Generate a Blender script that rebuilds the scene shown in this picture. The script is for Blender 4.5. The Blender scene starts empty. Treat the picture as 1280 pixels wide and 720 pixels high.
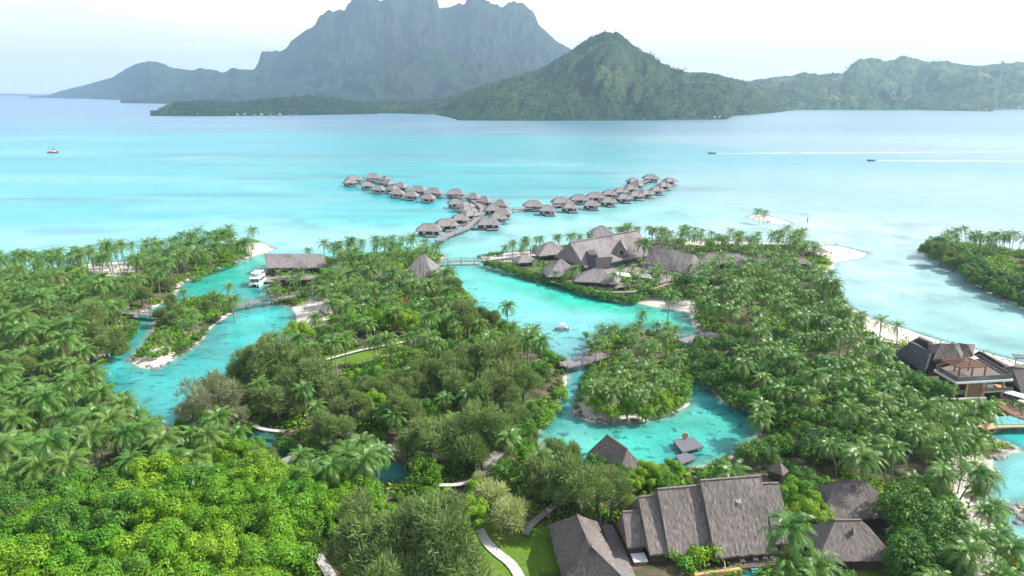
import bpy, math, random
import numpy as np
from mathutils import Vector, Matrix
R = math.radians
random.seed(7); rng = np.random.default_rng(7)
S = bpy.context.scene; COL = S.collection

# ------------------------------------------------------------------ camera, sky, sun, exposure
H = 65.0; PITCH = R(15.7); F = 880.0
cam = bpy.data.objects.new('camera', bpy.data.cameras.new('camera')); COL.objects.link(cam)
cam.location = (0, 0, H); cam.rotation_euler = (R(90) - PITCH, 0, 0)
cam.data.sensor_width = 36; cam.data.lens = F / 1280 * 36
cam.data.clip_start = 1; cam.data.clip_end = 90000
S.camera = cam
SUN_AZ, SUN_EL = R(84), R(44)          # azimuth to the right of the view direction (+Y)
wd = bpy.data.worlds.new('World'); S.world = wd; wd.use_nodes = True
nt = wd.node_tree; nt.nodes.clear(); N = nt.nodes.new; L = nt.links.new
out = N('ShaderNodeOutputWorld'); bg = N('ShaderNodeBackground'); sky = N('ShaderNodeTexSky')
sky.sky_type = 'NISHITA'; sky.sun_disc = False; sky.sun_elevation = SUN_EL; sky.sun_rotation = SUN_AZ
sky.air_density = 1.0; sky.dust_density = 1.6; sky.ozone_density = 1.0
tc = N('ShaderNodeTexCoord'); mp = N('ShaderNodeMapping'); mp.inputs['Scale'].default_value = (1.6, 1.6, 9.0)
n1 = N('ShaderNodeTexNoise'); n1.inputs['Scale'].default_value = 2.6; n1.inputs['Detail'].default_value = 7; n1.inputs['Roughness'].default_value = .55
rp = N('ShaderNodeValToRGB'); rp.color_ramp.elements[0].position = .22; rp.color_ramp.elements[1].position = .46
mx = N('ShaderNodeMix'); mx.data_type = 'RGBA'; mx.inputs[7].default_value = (12.4, 11.7, 11.5, 1)
L(tc.outputs['Generated'], mp.inputs[0]); L(mp.outputs[0], n1.inputs['Vector']); L(n1.outputs['Fac'], rp.inputs[0])
mul = N('ShaderNodeMath'); mul.operation = 'MULTIPLY'; mul.inputs[1].default_value = .93
sz = N('ShaderNodeSeparateXYZ'); L(tc.outputs['Generated'], sz.inputs[0]); lowc = N('ShaderNodeMapRange'); lowc.inputs[1].default_value = .22; lowc.inputs[2].default_value = .55; lowc.inputs[3].default_value = 1; lowc.inputs[4].default_value = .12
L(sz.outputs['Z'], lowc.inputs[0]); m0 = N('ShaderNodeMath'); m0.operation = 'MULTIPLY'
L(rp.outputs[0], m0.inputs[0]); L(lowc.outputs[0], m0.inputs[1]); hb_ = N('ShaderNodeMapRange'); hb_.inputs[1].default_value = .02; hb_.inputs[2].default_value = .34; hb_.inputs[3].default_value = .92; hb_.inputs[4].default_value = .25; L(sz.outputs['Z'], hb_.inputs[0])
mxx = N('ShaderNodeMath'); mxx.operation = 'MAXIMUM'; L(m0.outputs[0], mxx.inputs[0]); L(hb_.outputs[0], mxx.inputs[1]); L(mxx.outputs[0], mul.inputs[0]); L(mul.outputs[0], mx.inputs[0]); L(sky.outputs[0], mx.inputs[6])
L(mx.outputs[2], bg.inputs[0]); bg.inputs[1].default_value = 0.105; L(bg.outputs[0], out.inputs[0])
sun = bpy.data.objects.new('sun', bpy.data.lights.new('sun', 'SUN')); COL.objects.link(sun)
sun.data.energy = 5.0; sun.data.angle = R(0.53); sun.data.color = (1, .955, .88)
sd = Vector((math.sin(SUN_AZ) * math.cos(SUN_EL), math.cos(SUN_AZ) * math.cos(SUN_EL), math.sin(SUN_EL)))
sun.rotation_euler = sd.to_track_quat('Z', 'Y').to_euler()
S.view_settings.view_transform = 'Standard'; S.view_settings.look = 'None'
S.view_settings.exposure = 0.57; S.view_settings.gamma = 1
cy = S.cycles
cy.max_bounces = 5; cy.diffuse_bounces = 3; cy.glossy_bounces = 2; cy.transmission_bounces = 3; cy.transparent_max_bounces = 8
cy.volume_bounces = 1; cy.use_denoising = True; cy.use_adaptive_sampling = True; cy.adaptive_threshold = .004; cy.denoising_prefilter = 'ACCURATE'
cy.sample_clamp_indirect = 4
HAZE = 1.1e-4

# ------------------------------------------------------------------ projection helpers
cp, sp = math.cos(PITCH), math.sin(PITCH)
def ray(px, py):
    a = (px - 640) / F; b = (360 - py) / F
    return np.array([a, b * sp + cp, b * cp - sp])
def W(px, py, z=0.0):
    d = ray(px, py); t = (z - H) / d[2]
    return np.array([d[0] * t, d[1] * t, z])
def P(x, y, z):
    zz = z - H
    fwd = y * cp - zz * sp; up = y * sp + zz * cp
    return 640 + F * x / fwd, 360 - F * up / fwd
def WP(pts, z=0.0): return np.array([W(a, b, z)[:2] for a, b in pts])
def srgb(h):
    c = [int(h[i:i+2], 16) / 255 for i in (0, 2, 4)]
    return tuple(x / 12.92 if x <= .04045 else ((x + .055) / 1.055) ** 2.4 for x in c)

# ------------------------------------------------------------------ numpy noise, polygons
_T = rng.random((8, 256, 256))
def vn(x, y, s=0):
    x = np.asarray(x, float); y = np.asarray(y, float)
    xi = np.floor(x).astype(int); yi = np.floor(y).astype(int); fx = x - xi; fy = y - yi
    fx = fx * fx * (3 - 2 * fx); fy = fy * fy * (3 - 2 * fy); T = _T[s % 8]
    a = T[xi & 255, yi & 255]; b = T[(xi + 1) & 255, yi & 255]; c = T[xi & 255, (yi + 1) & 255]; d = T[(xi + 1) & 255, (yi + 1) & 255]
    return (a * (1 - fx) + b * fx) * (1 - fy) + (c * (1 - fx) + d * fx) * fy
def fbm(x, y, o=4, s=0, g=.5):
    r = 0; a = 1; t = 0
    for k in range(o):
        r = r + a * vn(x * 2 ** k + 17.3 * k, y * 2 ** k + 5.1 * k, s + k); t += a; a *= g
    return r / t
def inpoly(x, y, poly):
    x = np.asarray(x, float); y = np.asarray(y, float); r = np.zeros(x.shape, bool); n = len(poly)
    for i in range(n):
        x0, y0 = poly[i]; x1, y1 = poly[(i + 1) % n]
        if y0 == y1: continue
        c = ((y0 > y) != (y1 > y)) & (x < (x1 - x0) * (y - y0) / (y1 - y0) + x0)
        r ^= c
    return r
def polydist(x, y, poly, closed=True):
    d = np.full(np.shape(x), 1e18); n = len(poly)
    for i in range(n if closed else n - 1):
        x0, y0 = poly[i]; x1, y1 = poly[(i + 1) % n]; dx = x1 - x0; dy = y1 - y0; q = dx * dx + dy * dy + 1e-9
        t = np.clip(((x - x0) * dx + (y - y0) * dy) / q, 0, 1)
        d = np.minimum(d, (x - x0 - t * dx) ** 2 + (y - y0 - t * dy) ** 2)
    return np.sqrt(d)

# ------------------------------------------------------------------ object helpers
def tag(o, label=None, cat=None, group=None, kind=None):
    if label: o['label'] = label
    if cat: o['category'] = cat
    if group: o['group'] = group
    if kind: o['kind'] = kind
    return o
def empty(name, loc, label=None, cat=None, group=None, rz=0):
    o = bpy.data.objects.new(name, None); COL.objects.link(o); o.location = [float(v) for v in loc]
    o.rotation_euler = (0, 0, rz); o.empty_display_size = .5
    return tag(o, label, cat, group)
def npmesh(name, V, Fq, mat=None, smooth=False, attrs=None):
    V = np.asarray(V, np.float32); Fq = np.asarray(Fq, np.int32); k = Fq.shape[1]
    me = bpy.data.meshes.new(name); me.vertices.add(len(V)); me.vertices.foreach_set('co', V.ravel())
    me.loops.add(Fq.size); me.loops.foreach_set('vertex_index', Fq.ravel())
    me.polygons.add(len(Fq)); me.polygons.foreach_set('loop_start', np.arange(0, Fq.size, k, dtype=np.int32))
    me.update(calc_edges=True)
    for an, (dom, typ, val) in (attrs or {}).items():
        at = me.attributes.new(an, typ, dom)
        at.data.foreach_set('color' if typ == 'FLOAT_COLOR' else 'value', np.asarray(val, np.float32).ravel())
    if smooth: me.polygons.foreach_set('use_smooth', np.ones(len(Fq), bool))
    if mat: me.materials.append(mat)
    return me
def link(me, name, parent=None, loc=None):
    o = bpy.data.objects.new(name, me); COL.objects.link(o)
    if parent: o.parent = parent
    if loc is not None: o.location = [float(v) for v in loc]
    return o
def copy_tree(o, parent=None):
    c = o.copy(); COL.objects.link(c)
    if parent: c.parent = parent
    for ch in list(o.children): copy_tree(ch, c)
    return c

class MB:
    def __init__(s): s.v = []; s.f = []; s.uv = []
    def face(s, pts, uv=None):
        i = len(s.v); s.v += [tuple(map(float, p)) for p in pts]; s.f.append(tuple(range(i, i + len(pts))))
        if uv is None:
            a = Vector(pts[0]); n = (Vector(pts[1]) - a).cross(Vector(pts[-1]) - a)
            if n.length < 1e-9: n = Vector((0, 0, 1))
            n.normalize(); t = Vector((0, 0, 1)).cross(n)
            if t.length < .05: t = Vector((1, 0, 0))
            t.normalize(); b = n.cross(t)
            uv = [(Vector(p).dot(t), Vector(p).dot(b)) for p in pts]
        s.uv.append(uv); return s
    def hexa(s, b, t):            # bottom 4 (ccw from above), top 4
        s.face(t); s.face(b[::-1])
        for i in range(4):
            j = (i + 1) % 4; s.face([b[i], b[j], t[j], t[i]])
        return s
    def box(s, c, sz, rz=0):
        x, y, z = c; a, b, h = sz[0] / 2, sz[1] / 2, sz[2] / 2; co, si = math.cos(rz), math.sin(rz)
        q = [(x + u * co - w * si, y + u * si + w * co) for u, w in ((-a, -b), (a, -b), (a, b), (-a, b))]
        return s.hexa([(u, w, z - h) for u, w in q], [(u, w, z + h) for u, w in q])
    def prism(s, poly, z0, z1):
        n = len(poly); ar = sum(poly[i][0] * poly[(i + 1) % n][1] - poly[(i + 1) % n][0] * poly[i][1] for i in range(n))
        if ar < 0: poly = poly[::-1]
        s.face([(p[0], p[1], z1) for p in poly]); s.face([(p[0], p[1], z0) for p in poly][::-1])
        for i in range(n):
            a, b = poly[i], poly[(i + 1) % n]; s.face([(a[0], a[1], z0), (b[0], b[1], z0), (b[0], b[1], z1), (a[0], a[1], z1)])
        return s
    def beam(s, a, b, w, h=None):
        a = Vector(a); b = Vector(b); h = h or w; d = (b - a)
        if d.length < 1e-6: return s
        d.normalize(); u = Vector((0, 0, 1)).cross(d)
        if u.length < .01: u = Vector((1, 0, 0))
        u.normalize(); n = d.cross(u); u = u * w / 2; n = n * h / 2
        A = [a - u - n, a + u - n, a + u + n, a - u + n]; B = [p + (b - a) for p in A]
        s.face(A[::-1]); s.face(B)
        for i in range(4):
            j = (i + 1) % 4; s.face([A[i], A[j], B[j], B[i]])
        return s
    def tube(s, pts, rad, n=8, cap=True):
        rings = []
        for i, p in enumerate(pts):
            p = Vector(p); d = (Vector(pts[min(i + 1, len(pts) - 1)]) - Vector(pts[max(i - 1, 0)])).normalized()
            u = d.cross(Vector((0, 1, 0)) if abs(d.y) < .9 else Vector((1, 0, 0))).normalized(); w = d.cross(u)
            r = rad[i] if hasattr(rad, '__len__') else rad
            rings.append([p + u * math.cos(k * 6.28318 / n) * r + w * math.sin(k * 6.28318 / n) * r for k in range(n)])
        for i in range(len(rings) - 1):
            for k in range(n):
                s.face([rings[i][k], rings[i][(k + 1) % n], rings[i + 1][(k + 1) % n], rings[i + 1][k]])
        if cap: s.face(rings[0][::-1]); s.face(rings[-1])
        return s
    def cone(s, c, r, h, n=10, z0=None):
        x, y, z = c
        ring = [(x + r * math.cos(k * 2 * math.pi / n), y + r * math.sin(k * 2 * math.pi / n), z) for k in range(n)]
        for k in range(n): s.face([ring[k], ring[(k + 1) % n], (x, y, z + h)])
        s.face(ring[::-1]); return s
    def build(s, name, mat, parent=None, smooth=False):
        me = bpy.data.meshes.new(name); off = Vector(parent.location) if parent else Vector((0, 0, 0))
        pp = parent
        while pp is not None and pp.parent is not None: pp = pp.parent; off = Vector(pp.location)
        me.from_pydata([tuple(Vector(v) - off) for v in s.v], [], s.f)
        uvl = me.uv_layers.new(name='UVMap'); uvl.data.foreach_set('uv', [c for u in s.uv for q in u for c in q])
        if smooth: me.polygons.foreach_set('use_smooth', [True] * len(s.f))
        me.materials.append(mat); return link(me, name, parent)

def patch(mb, e0, e1, r1, r0, step, amp, thick=.28):
    """thatched roof plane from eave e0-e1 to ridge r0-r1 with a rough surface and a ragged hanging eave"""
    e0, e1, r0, r1 = map(lambda p: np.array(p, float), (e0, e1, r0, r1))
    n = np.cross(e1 - e0, r0 - e0); n = n / (np.linalg.norm(n) + 1e-9)
    if n[2] < 0: n = -n
    Lu = np.linalg.norm(e1 - e0); Lv = np.linalg.norm((r0 + r1) / 2 - (e0 + e1) / 2)
    nu = max(1, int(Lu / step)); nv = max(1, int(Lv / (step * 1.6)))
    g = np.zeros((nv + 1, nu + 1, 3))
    for j in range(nv + 1):
        t = j / nv
        for i in range(nu + 1):
            u = i / nu
            p = (e0 * (1 - u) + e1 * u) * (1 - t) + (r0 * (1 - u) + r1 * u) * t
            edge = (j == nv) or i in (0, nu)
            p = p + n * (0 if edge else random.uniform(-1, 1) * amp)
            if j == 0: p = p + (e0 - r0) / (Lv + 1e-9) * random.uniform(-.3, 1) * amp * 2.5
            g[j, i] = p
    for j in range(nv):
        for i in range(nu):
            mb.face([g[j, i], g[j, i + 1], g[j + 1, i + 1], g[j + 1, i]],
                    [(i / nu * Lu, j / nv * Lv), ((i + 1) / nu * Lu, j / nv * Lv), ((i + 1) / nu * Lu, (j + 1) / nv * Lv), (i / nu * Lu, (j + 1) / nv * Lv)])
    inn = np.array([(r0 + r1)[k] / 2 - (e0 + e1)[k] / 2 for k in range(3)]); inn[2] = 0; inn = inn / (np.linalg.norm(inn) + 1e-9)
    low = [g[0, i] - np.array([0, 0, thick * random.uniform(.7, 1.25)]) + inn * .12 for i in range(nu + 1)]
    for i in range(nu): mb.face([low[i], low[i + 1], g[0, i + 1], g[0, i]])
    mb.face([e0 + inn * .1 - [0, 0, thick * .8], r0 - [0, 0, thick], r1 - [0, 0, thick], e1 + inn * .1 - [0, 0, thick * .8]])
def roof(mb, E, Rg, step=.6, amp=.05, gl=False, gr=False, thick=.28):
    E = [np.array(e, float) for e in E]; Rg = [np.array(r, float) for r in Rg]
    patch(mb, E[0], E[1], Rg[1], Rg[0], step, amp, thick)
    patch(mb, E[2], E[3], Rg[0], Rg[1], step, amp, thick)
    if not gr: patch(mb, E[1], E[2], Rg[1], Rg[1], step, amp, thick)
    else: mb.face([E[1], E[2], Rg[1]])
    if not gl: patch(mb, E[3], E[0], Rg[0], Rg[0], step, amp, thick)
    else: mb.face([E[3], E[0], Rg[0]])
def hiproof(mb, c, rz, Lx, Ly, ze, zr, ridge, step=.6, amp=.05, gl=False, gr=False, thick=.28):
    co, si = math.cos(rz), math.sin(rz)
    def T(u, w, z): return (c[0] + u * co - w * si, c[1] + u * si + w * co, z)
    a, b = Lx / 2, Ly / 2
    roof(mb, [T(-a, -b, ze), T(a, -b, ze), T(a, b, ze), T(-a, b, ze)], [T(-ridge / 2, 0, zr), T(ridge / 2, 0, zr)], step, amp, gl, gr, thick)
    if ridge > .5: mb.beam(T(-ridge / 2 - .1, 0, zr + .03), T(ridge / 2 + .1, 0, zr + .03), .32, .14)

# ------------------------------------------------------------------ materials
def mat(name):
    m = bpy.data.materials.new(name); m.use_nodes = True; t = m.node_tree; t.nodes.clear()
    o = t.nodes.new('ShaderNodeOutputMaterial'); return m, t, t.nodes.new, t.links.new, o
def noise_mat(name, c0, c1, scale=1.0, stretch=(1, 1, 1), rough=.85, bump=.3, coord='Object', detail=5, lo=.35, hi=.65, spec=.3, c2=None, dist=.05):
    m, t, N, L, o = mat(name); b = N('ShaderNodeBsdfPrincipled'); b.inputs['Roughness'].default_value = rough; b.inputs['Specular IOR Level'].default_value = spec
    tc = N('ShaderNodeTexCoord'); mp = N('ShaderNodeMapping'); mp.inputs['Scale'].default_value = stretch
    n = N('ShaderNodeTexNoise'); n.inputs['Scale'].default_value = scale; n.inputs['Detail'].default_value = detail; n.inputs['Roughness'].default_value = .6
    r = N('ShaderNodeValToRGB'); r.color_ramp.elements[0].position = lo; r.color_ramp.elements[1].position = hi
    r.color_ramp.elements[0].color = (*c0, 1); r.color_ramp.elements[1].color = (*c1, 1)
    L(tc.outputs[coord], mp.inputs[0]); L(mp.outputs[0], n.inputs['Vector']); L(n.outputs['Fac'], r.inputs[0])
    col = r.outputs[0]
    if c2:
        n2 = N('ShaderNodeTexNoise'); n2.inputs['Scale'].default_value = scale * .13; n2.inputs['Detail'].default_value = 3
        L(tc.outputs[coord], n2.inputs['Vector']); r2 = N('ShaderNodeValToRGB'); r2.color_ramp.elements[0].position = .45; r2.color_ramp.elements[1].position = .7
        L(n2.outputs['Fac'], r2.inputs[0]); mm = N('ShaderNodeMix'); mm.data_type = 'RGBA'; mm.inputs[7].default_value = (*c2, 1)
        L(r2.outputs[0], mm.inputs[0]); L(col, mm.inputs[6]); col = mm.outputs[2]
    L(col, b.inputs['Base Color'])
    if bump:
        bp = N('ShaderNodeBump'); bp.inputs['Strength'].default_value = bump; bp.inputs['Distance'].default_value = dist
        L(n.outputs['Fac'], bp.inputs['Height']); L(bp.outputs[0], b.inputs['Normal'])
    L(b.outputs[0], o.inputs[0]); return m
def leaf_mat(name, dark, light, alt, trans=.3, altamt=.35, rough=.5):
    m, t, N, L, o = mat(name)
    at = N('ShaderNodeAttribute'); at.attribute_name = 'v'; ah = N('ShaderNodeAttribute'); ah.attribute_name = 'h'
    oi = N('ShaderNodeObjectInfo'); ad = N('ShaderNodeMath'); ad.operation = 'ADD'; L(oi.outputs['Random'], ad.inputs[0]); L(ah.outputs['Fac'], ad.inputs[1])
    fr = N('ShaderNodeMath'); fr.operation = 'FRACT'; L(ad.outputs[0], fr.inputs[0])
    a = N('ShaderNodeMix'); a.data_type = 'RGBA'; a.inputs[6].default_value = (*dark, 1); a.inputs[7].default_value = (*light, 1); L(at.outputs['Fac'], a.inputs[0])
    gt = N('ShaderNodeMath'); gt.operation = 'GREATER_THAN'; gt.inputs[1].default_value = 1.5; L(at.outputs['Fac'], gt.inputs[0])
    k = N('ShaderNodeMath'); k.operation = 'MULTIPLY'; k.inputs[1].default_value = altamt; L(fr.outputs[0], k.inputs[0])
    b = N('ShaderNodeMix'); b.data_type = 'RGBA'; b.inputs[7].default_value = (*alt, 1); L(k.outputs[0], b.inputs[0]); L(a.outputs[2], b.inputs[6])
    dd_ = N('ShaderNodeMix'); dd_.data_type = 'RGBA'; dd_.inputs[7].default_value = (.26, .17, .085, 1); L(gt.outputs[0], dd_.inputs[0]); L(b.outputs[2], dd_.inputs[6]); b = dd_
    p = N('ShaderNodeBsdfPrincipled'); p.inputs['Roughness'].default_value = rough; p.inputs['Specular IOR Level'].default_value = .35; L(b.outputs[2], p.inputs['Base Color'])
    tr = N('ShaderNodeBsdfTranslucent'); g = N('ShaderNodeMix'); g.data_type = 'RGBA'; g.blend_type = 'MULTIPLY'; g.inputs[0].default_value = 1
    g.inputs[7].default_value = (1.25, 1.25, .55, 1); L(b.outputs[2], g.inputs[6]); L(g.outputs[2], tr.inputs[0])
    x = N('ShaderNodeMixShader'); x.inputs[0].default_value = trans; L(p.outputs[0], x.inputs[1]); L(tr.outputs[0], x.inputs[2]); L(x.outputs[0], o.inputs[0]); return m
def plain(name, c, rough=.6, spec=.3, metal=0):
    return noise_mat(name, tuple(v * .85 for v in c), c, 3, rough=rough, bump=.1, spec=spec)
M = {}
M['thatch'] = noise_mat('thatch', (.085, .072, .064), (.345, .308, .29), 1.0, (7, 1.2, 1), .95, 1.0, 'UV', 8, .3, .72, .1, c2=(.13, .115, .10), dist=.16)
M['thatch_dark'] = noise_mat('thatch_shingle', (.055, .055, .07), (.15, .145, .165), 1.0, (6, 1.2, 1), .9, .8, 'UV', 8, .3, .72, .15, dist=.1)
M['thatch_grey'] = noise_mat('grey_thatch', (.105, .095, .097), (.42, .385, .375), 1.0, (7, 1.2, 1), .95, 1.0, 'UV', 8, .3, .72, .1, c2=(.16, .145, .145), dist=.12)
M['wood'] = noise_mat('weathered_wood', (.13, .115, .115), (.36, .33, .32), 1.0, (1.0, 9, 1), .8, .3, 'UV', 5, .3, .7)
M['deckgrey'] = noise_mat('grey_deck_boards', (.10, .10, .125), (.21, .2, .235), 1.0, (.6, 8, 1), .7, .3, 'UV', 5, .3, .7)
M['warmwood'] = noise_mat('warm_timber', (.15, .07, .045), (.29, .15, .095), 1.0, (1, 8, 1), .6, .2, 'UV', 5, .3, .7)
M['palewood'] = noise_mat('pale_timber', (.5, .28, .14), (.66, .42, .24), 1.0, (1, 8, 1), .6, .2, 'UV', 5, .3, .7)
M['darkwall'] = noise_mat('dark_timber_wall', (.045, .03, .025), (.10, .07, .055), 2.0, (1, 6, 1), .7, .2, 'UV')
M['white'] = plain('white_paint', (.8, .8, .79), .4)
M['canvas'] = plain('white_canvas', (.78, .78, .76), .8)
M['concrete'] = noise_mat('pale_concrete', (.42, .41, .40), (.58, .56, .54), 2, rough=.9, bump=.1)
M['gravel'] = noise_mat('grey_gravel_path', (.20, .18, .17), (.36, .33, .31), 3, rough=.95, bump=.4)
M['pavedeck'] = noise_mat('tan_stone', (.20, .18, .16), (.33, .30, .27), 2, rough=.9, bump=.1)
M['rock'] = noise_mat('shore_rock', (.10, .10, .095), (.38, .36, .33), 1.2, rough=.95, bump=.7)
M['glass'] = plain('dark_window_glass', (.03, .045, .05), .08, .6)
M['pool'] = noise_mat('pool_water', srgb('3a8a8a'), srgb('62a8a4'), 1.2, rough=.08, bump=.08, spec=.5)
M['poold'] = noise_mat('dark_pool_water', srgb('0f4a55'), srgb('1a6a72'), 1.2, rough=.08, bump=.08, spec=.5)
M['red'] = plain('red_hull_paint', (.5, .06, .04), .4)
M['black'] = plain('black_rubber', (.02, .02, .022), .5)
M['terrdeck'] = noise_mat('brown_terrace_boards', (.12, .095, .08), (.22, .175, .145), 1.0, (.6, 8, 1), .7, .3, 'UV')
M['railglass'] = plain('rail_glass', (.13, .155, .15), .1, .6)
M['sail'] = plain('furled_sail_cloth', (.09, .12, .25), .8)
M['bark'] = noise_mat('bark', (.10, .085, .07), (.26, .23, .2), 4, (1, 1, .4), .95, .5)
M['palmbark'] = noise_mat('palm_bark', (.16, .14, .12), (.34, .31, .28), 3, (1, 1, 3), .95, .5)
M['palmleaf'] = leaf_mat('palm_leaf', (.02, .085, .010), (.135, .31, .055), (.19, .30, .06), .20, .55, .33)
M['broadleaf'] = leaf_mat('bright_broad_leaf', (.018, .105, .005), (.15, .42, .015), (.34, .49, .02), .26, .55)
M['midleaf'] = leaf_mat('muted_broad_leaf', (.015, .075, .008), (.12, .29, .03), (.14, .34, .02), .22, .6)
M['darkleaf'] = leaf_mat('dark_green_leaf', (.010, .055, .005), (.09, .26, .02), (.11, .25, .02), .2, .5)
M['casuarina'] = leaf_mat('feathery_needles', (.06, .11, .03), (.31, .39, .14), (.19, .30, .09), .24, .5, .7)
M['dryneedle'] = leaf_mat('dry_olive_needles', (.12, .14, .07), (.34, .36, .22), (.28, .31, .18), .25, .4, .8)
M['paleleaf'] = leaf_mat('pale_strap_leaf', (.22, .28, .10), (.60, .62, .34), (.45, .52, .25), .3, .4)
M['lime'] = leaf_mat('lime_green_leaf', (.05, .16, .01), (.17, .38, .02), (.22, .4, .03), .3, .4)
M['flower'] = leaf_mat('red_flowering_leaf', (.25, .03, .02), (.5, .09, .05), (.4, .2, .05), .2, .3)

# ------------------------------------------------------------------ the lie of the land (waterlines, traced as map outlines)
LAND_PX = [(-600,372),(-200,358),(0,346),(60,338),(108,330),(165,327),(230,317),(290,304),(322,302),(343,311),(325,318),(300,326),(283,331),(262,341),(240,348),(224,357),(221,367),(206,378),
 (190,386),(168,396),(168,404),(163,414),(155,427),(140,440),(122,448),(118,460),(126,480),(145,502),(165,518),(190,528),(220,534),(255,538),(290,546),(325,564),(360,580),(430,594),(470,604),(508,604),(516,590),
 (500,578),(455,572),(410,570),(370,560),(348,546),(315,534),(280,526),(245,516),(236,504),(262,488),(300,474),(330,455),(355,432),(370,412),(372,395),(365,384),(345,380),(338,370),(335,355),(335,332),
 (400,328),(430,321),(500,315),(540,314),(556,320),(549,329),(545,337),(553,352),(575,372),(600,392),(640,412),(672,436),(704,452),(712,464),(706,482),(700,500),(690,518),(676,538),(672,556),(690,580),(740,596),
 (800,596),(850,586),(905,574),(935,552),(952,528),(935,514),(905,502),(888,488),(878,468),(874,448),(876,430),(872,412),(864,396),(858,390),(820,384),(780,376),(740,367),(700,353),(660,344),(620,334),(600,326),
 (602,319),(640,315),(700,309),(760,304),(820,301),(900,301),(960,303),(1010,305),(1050,308),(1086,316),(1075,323),(1046,327),(1038,338),(1024,345),(1036,362),(1058,382),(1085,397),(1120,408),(1170,424),(1215,436),
 (1290,456),(1400,490),(1520,545),(1400,540),(1290,515),(1262,520),(1240,534),(1236,549),(1266,556),(1284,566),(1262,566),(1241,574),(1238,600),(1228,632),(1245,660),(1262,685),(1290,705),(1420,790)]
LAND = [tuple(p) for p in WP(LAND_PX)] + [(330, 55), (330, 20), (-420, 20), (-420, 250)]
ISLE_MID = [tuple(p) for p in WP([(733,428),(760,418),(795,413),(838,420),(861,438),(863,452),(857,472),(856,490),(860,505),(842,519),(800,527),(765,529),(738,526),(720,519),(724,502),(732,482),(739,462),(738,445)])]
ISLE_LEFT = [tuple(p) for p in WP([(168,440),(163,450),(176,459),(196,461),(216,451),(240,436),(256,420),(264,408),(280,397),(292,391),(291,382),(294,374),(278,370),(250,372),(222,376),(202,385),(193,395),(189,412),(180,427)])]
ISLE_RIGHT = [tuple(p) for p in WP([(1155,316),(1170,323),(1190,329),(1208,338),(1212,352),(1240,367),(1290,388),(1400,425),(1500,390),(1420,335),(1300,318),(1240,309),(1200,304),(1162,307)])]
SANDBAR = [tuple(p) for p in WP([(934,271),(948,267.5),(966,271.5),(984,277),(990,280),(970,280),(948,276)])]
ROCKLET = [tuple(p) for p in WP([(1268,645),(1278,632),(1310,625),(1310,662),(1282,655)])]
LANDS = [LAND, ISLE_MID, ISLE_LEFT, ISLE_RIGHT, SANDBAR, ROCKLET]
def landd(x, y):
    """signed distance to shore, positive on land"""
    x = np.asarray(x, float); y = np.asarray(y, float)
    ins = np.zeros(x.shape, bool); d = np.full(x.shape, 1e9)
    for q in LANDS: ins |= inpoly(x, y, q); d = np.minimum(d, polydist(x, y, q))
    return np.where(ins, d, -d)
def shore_h(x, y, d):
    wob = (fbm(np.asarray(x) / 7, np.asarray(y) / 7, 3, 2) - .5) * 2.6
    d2 = d + wob * np.clip(1 - np.abs(d) / 12, 0, 1)
    return np.where(d2 > 0, 1.5 * (1 - np.exp(-np.maximum(d2, 0) / 6.0)) + .02, np.maximum(d2 * .28, -3.2)), d2
def gz(x, y):
    d = landd(np.array([x]), np.array([y])); return float(shore_h(np.array([x]), np.array([y]), d)[0][0])

LAWNS = [WP([(575,640),(600,652),(640,655),(700,668),(712,730),(590,740),(560,700)]), WP([(404,452),(450,441),(520,426),(545,425),(530,436),(500,450),(440,466),(410,464)]),
         WP([(1060,700),(1105,690),(1140,725),(1050,740)]), WP([(360,690),(385,680),(410,712),(380,730)]), WP([(1190,520),(1225,530),(1215,545),(1180,545)]),
         WP([(1010,335),(1036,330),(1034,338),(1012,345)]), WP([(640,330),(665,336),(720,352),(735,358),(700,352),(650,338)]), WP([(860,330),(950,325),(960,335),(870,342)]), WP([(1150,540),(1180,545),(1175,590),(1150,580)])]
SANDS = [WP([(370,410),(373,386),(392,377),(412,380),(414,398),(402,410),(382,414)]), WP([(1030,345),(1050,330),(1000,312),(1040,305),(1090,316)]), WP([(800,372),(862,380),(872,400),(850,402),(806,388)]),
         WP([(1060,380),(1090,396),(1180,425),(1290,456),(1400,490),(1300,500),(1180,440),(1100,432),(1070,410)]), WP([(108,330),(165,327),(175,345),(150,360),(110,345)]),
         WP([(1198,560),(1212,570),(1226,605),(1232,690),(1220,700),(1202,610)]), WP([(860,303),(1010,306),(1010,312),(860,310)]), WP([(600,322),(700,312),(680,322),(640,330),(610,328)]),
         WP([(170,452),(192,440),(206,440),(208,450),(190,458)]), WP([(1180,660),(1240,640),(1240,720),(1200,720)]), WP([(700,515),(740,500),(800,518),(860,505),(850,525),(740,530)]), WP([(300,302),(345,310),(325,320),(300,315)])]
SANDS += [WP([(930,266),(995,266),(995,284),(930,284)])]
NOSAND = WP([(215,505),(300,515),(540,560),(540,620),(300,600),(200,545)])
gx = np.arange(-460, 461, 1.6); gy = np.arange(22, 470, 1.6)
GX, GY = np.meshgrid(gx, gy); D = landd(GX, GY); Z, D2 = shore_h(GX, GY, D)
Z = Z + np.where(D2 > 3, (fbm(GX / 9, GY / 9, 3, 5) - .5) * .5, 0)
lawn = np.zeros(GX.shape); sand = np.zeros(GX.shape)
for q in LAWNS: lawn = np.maximum(lawn, inpoly(GX, GY, q))
for q in SANDS: sand = np.maximum(sand, np.where(inpoly(GX, GY, q), 1, np.clip(1 - polydist(GX, GY, q) / 3, 0, 1)))
sand = np.where(inpoly(GX, GY, NOSAND), 0, sand)
sand = np.clip(np.maximum(sand * (D2 > -50), np.clip(1.3 - D2 / 1.5, 0, 1) * .47 * ~inpoly(GX, GY, NOSAND)), 0, 1)
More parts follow.
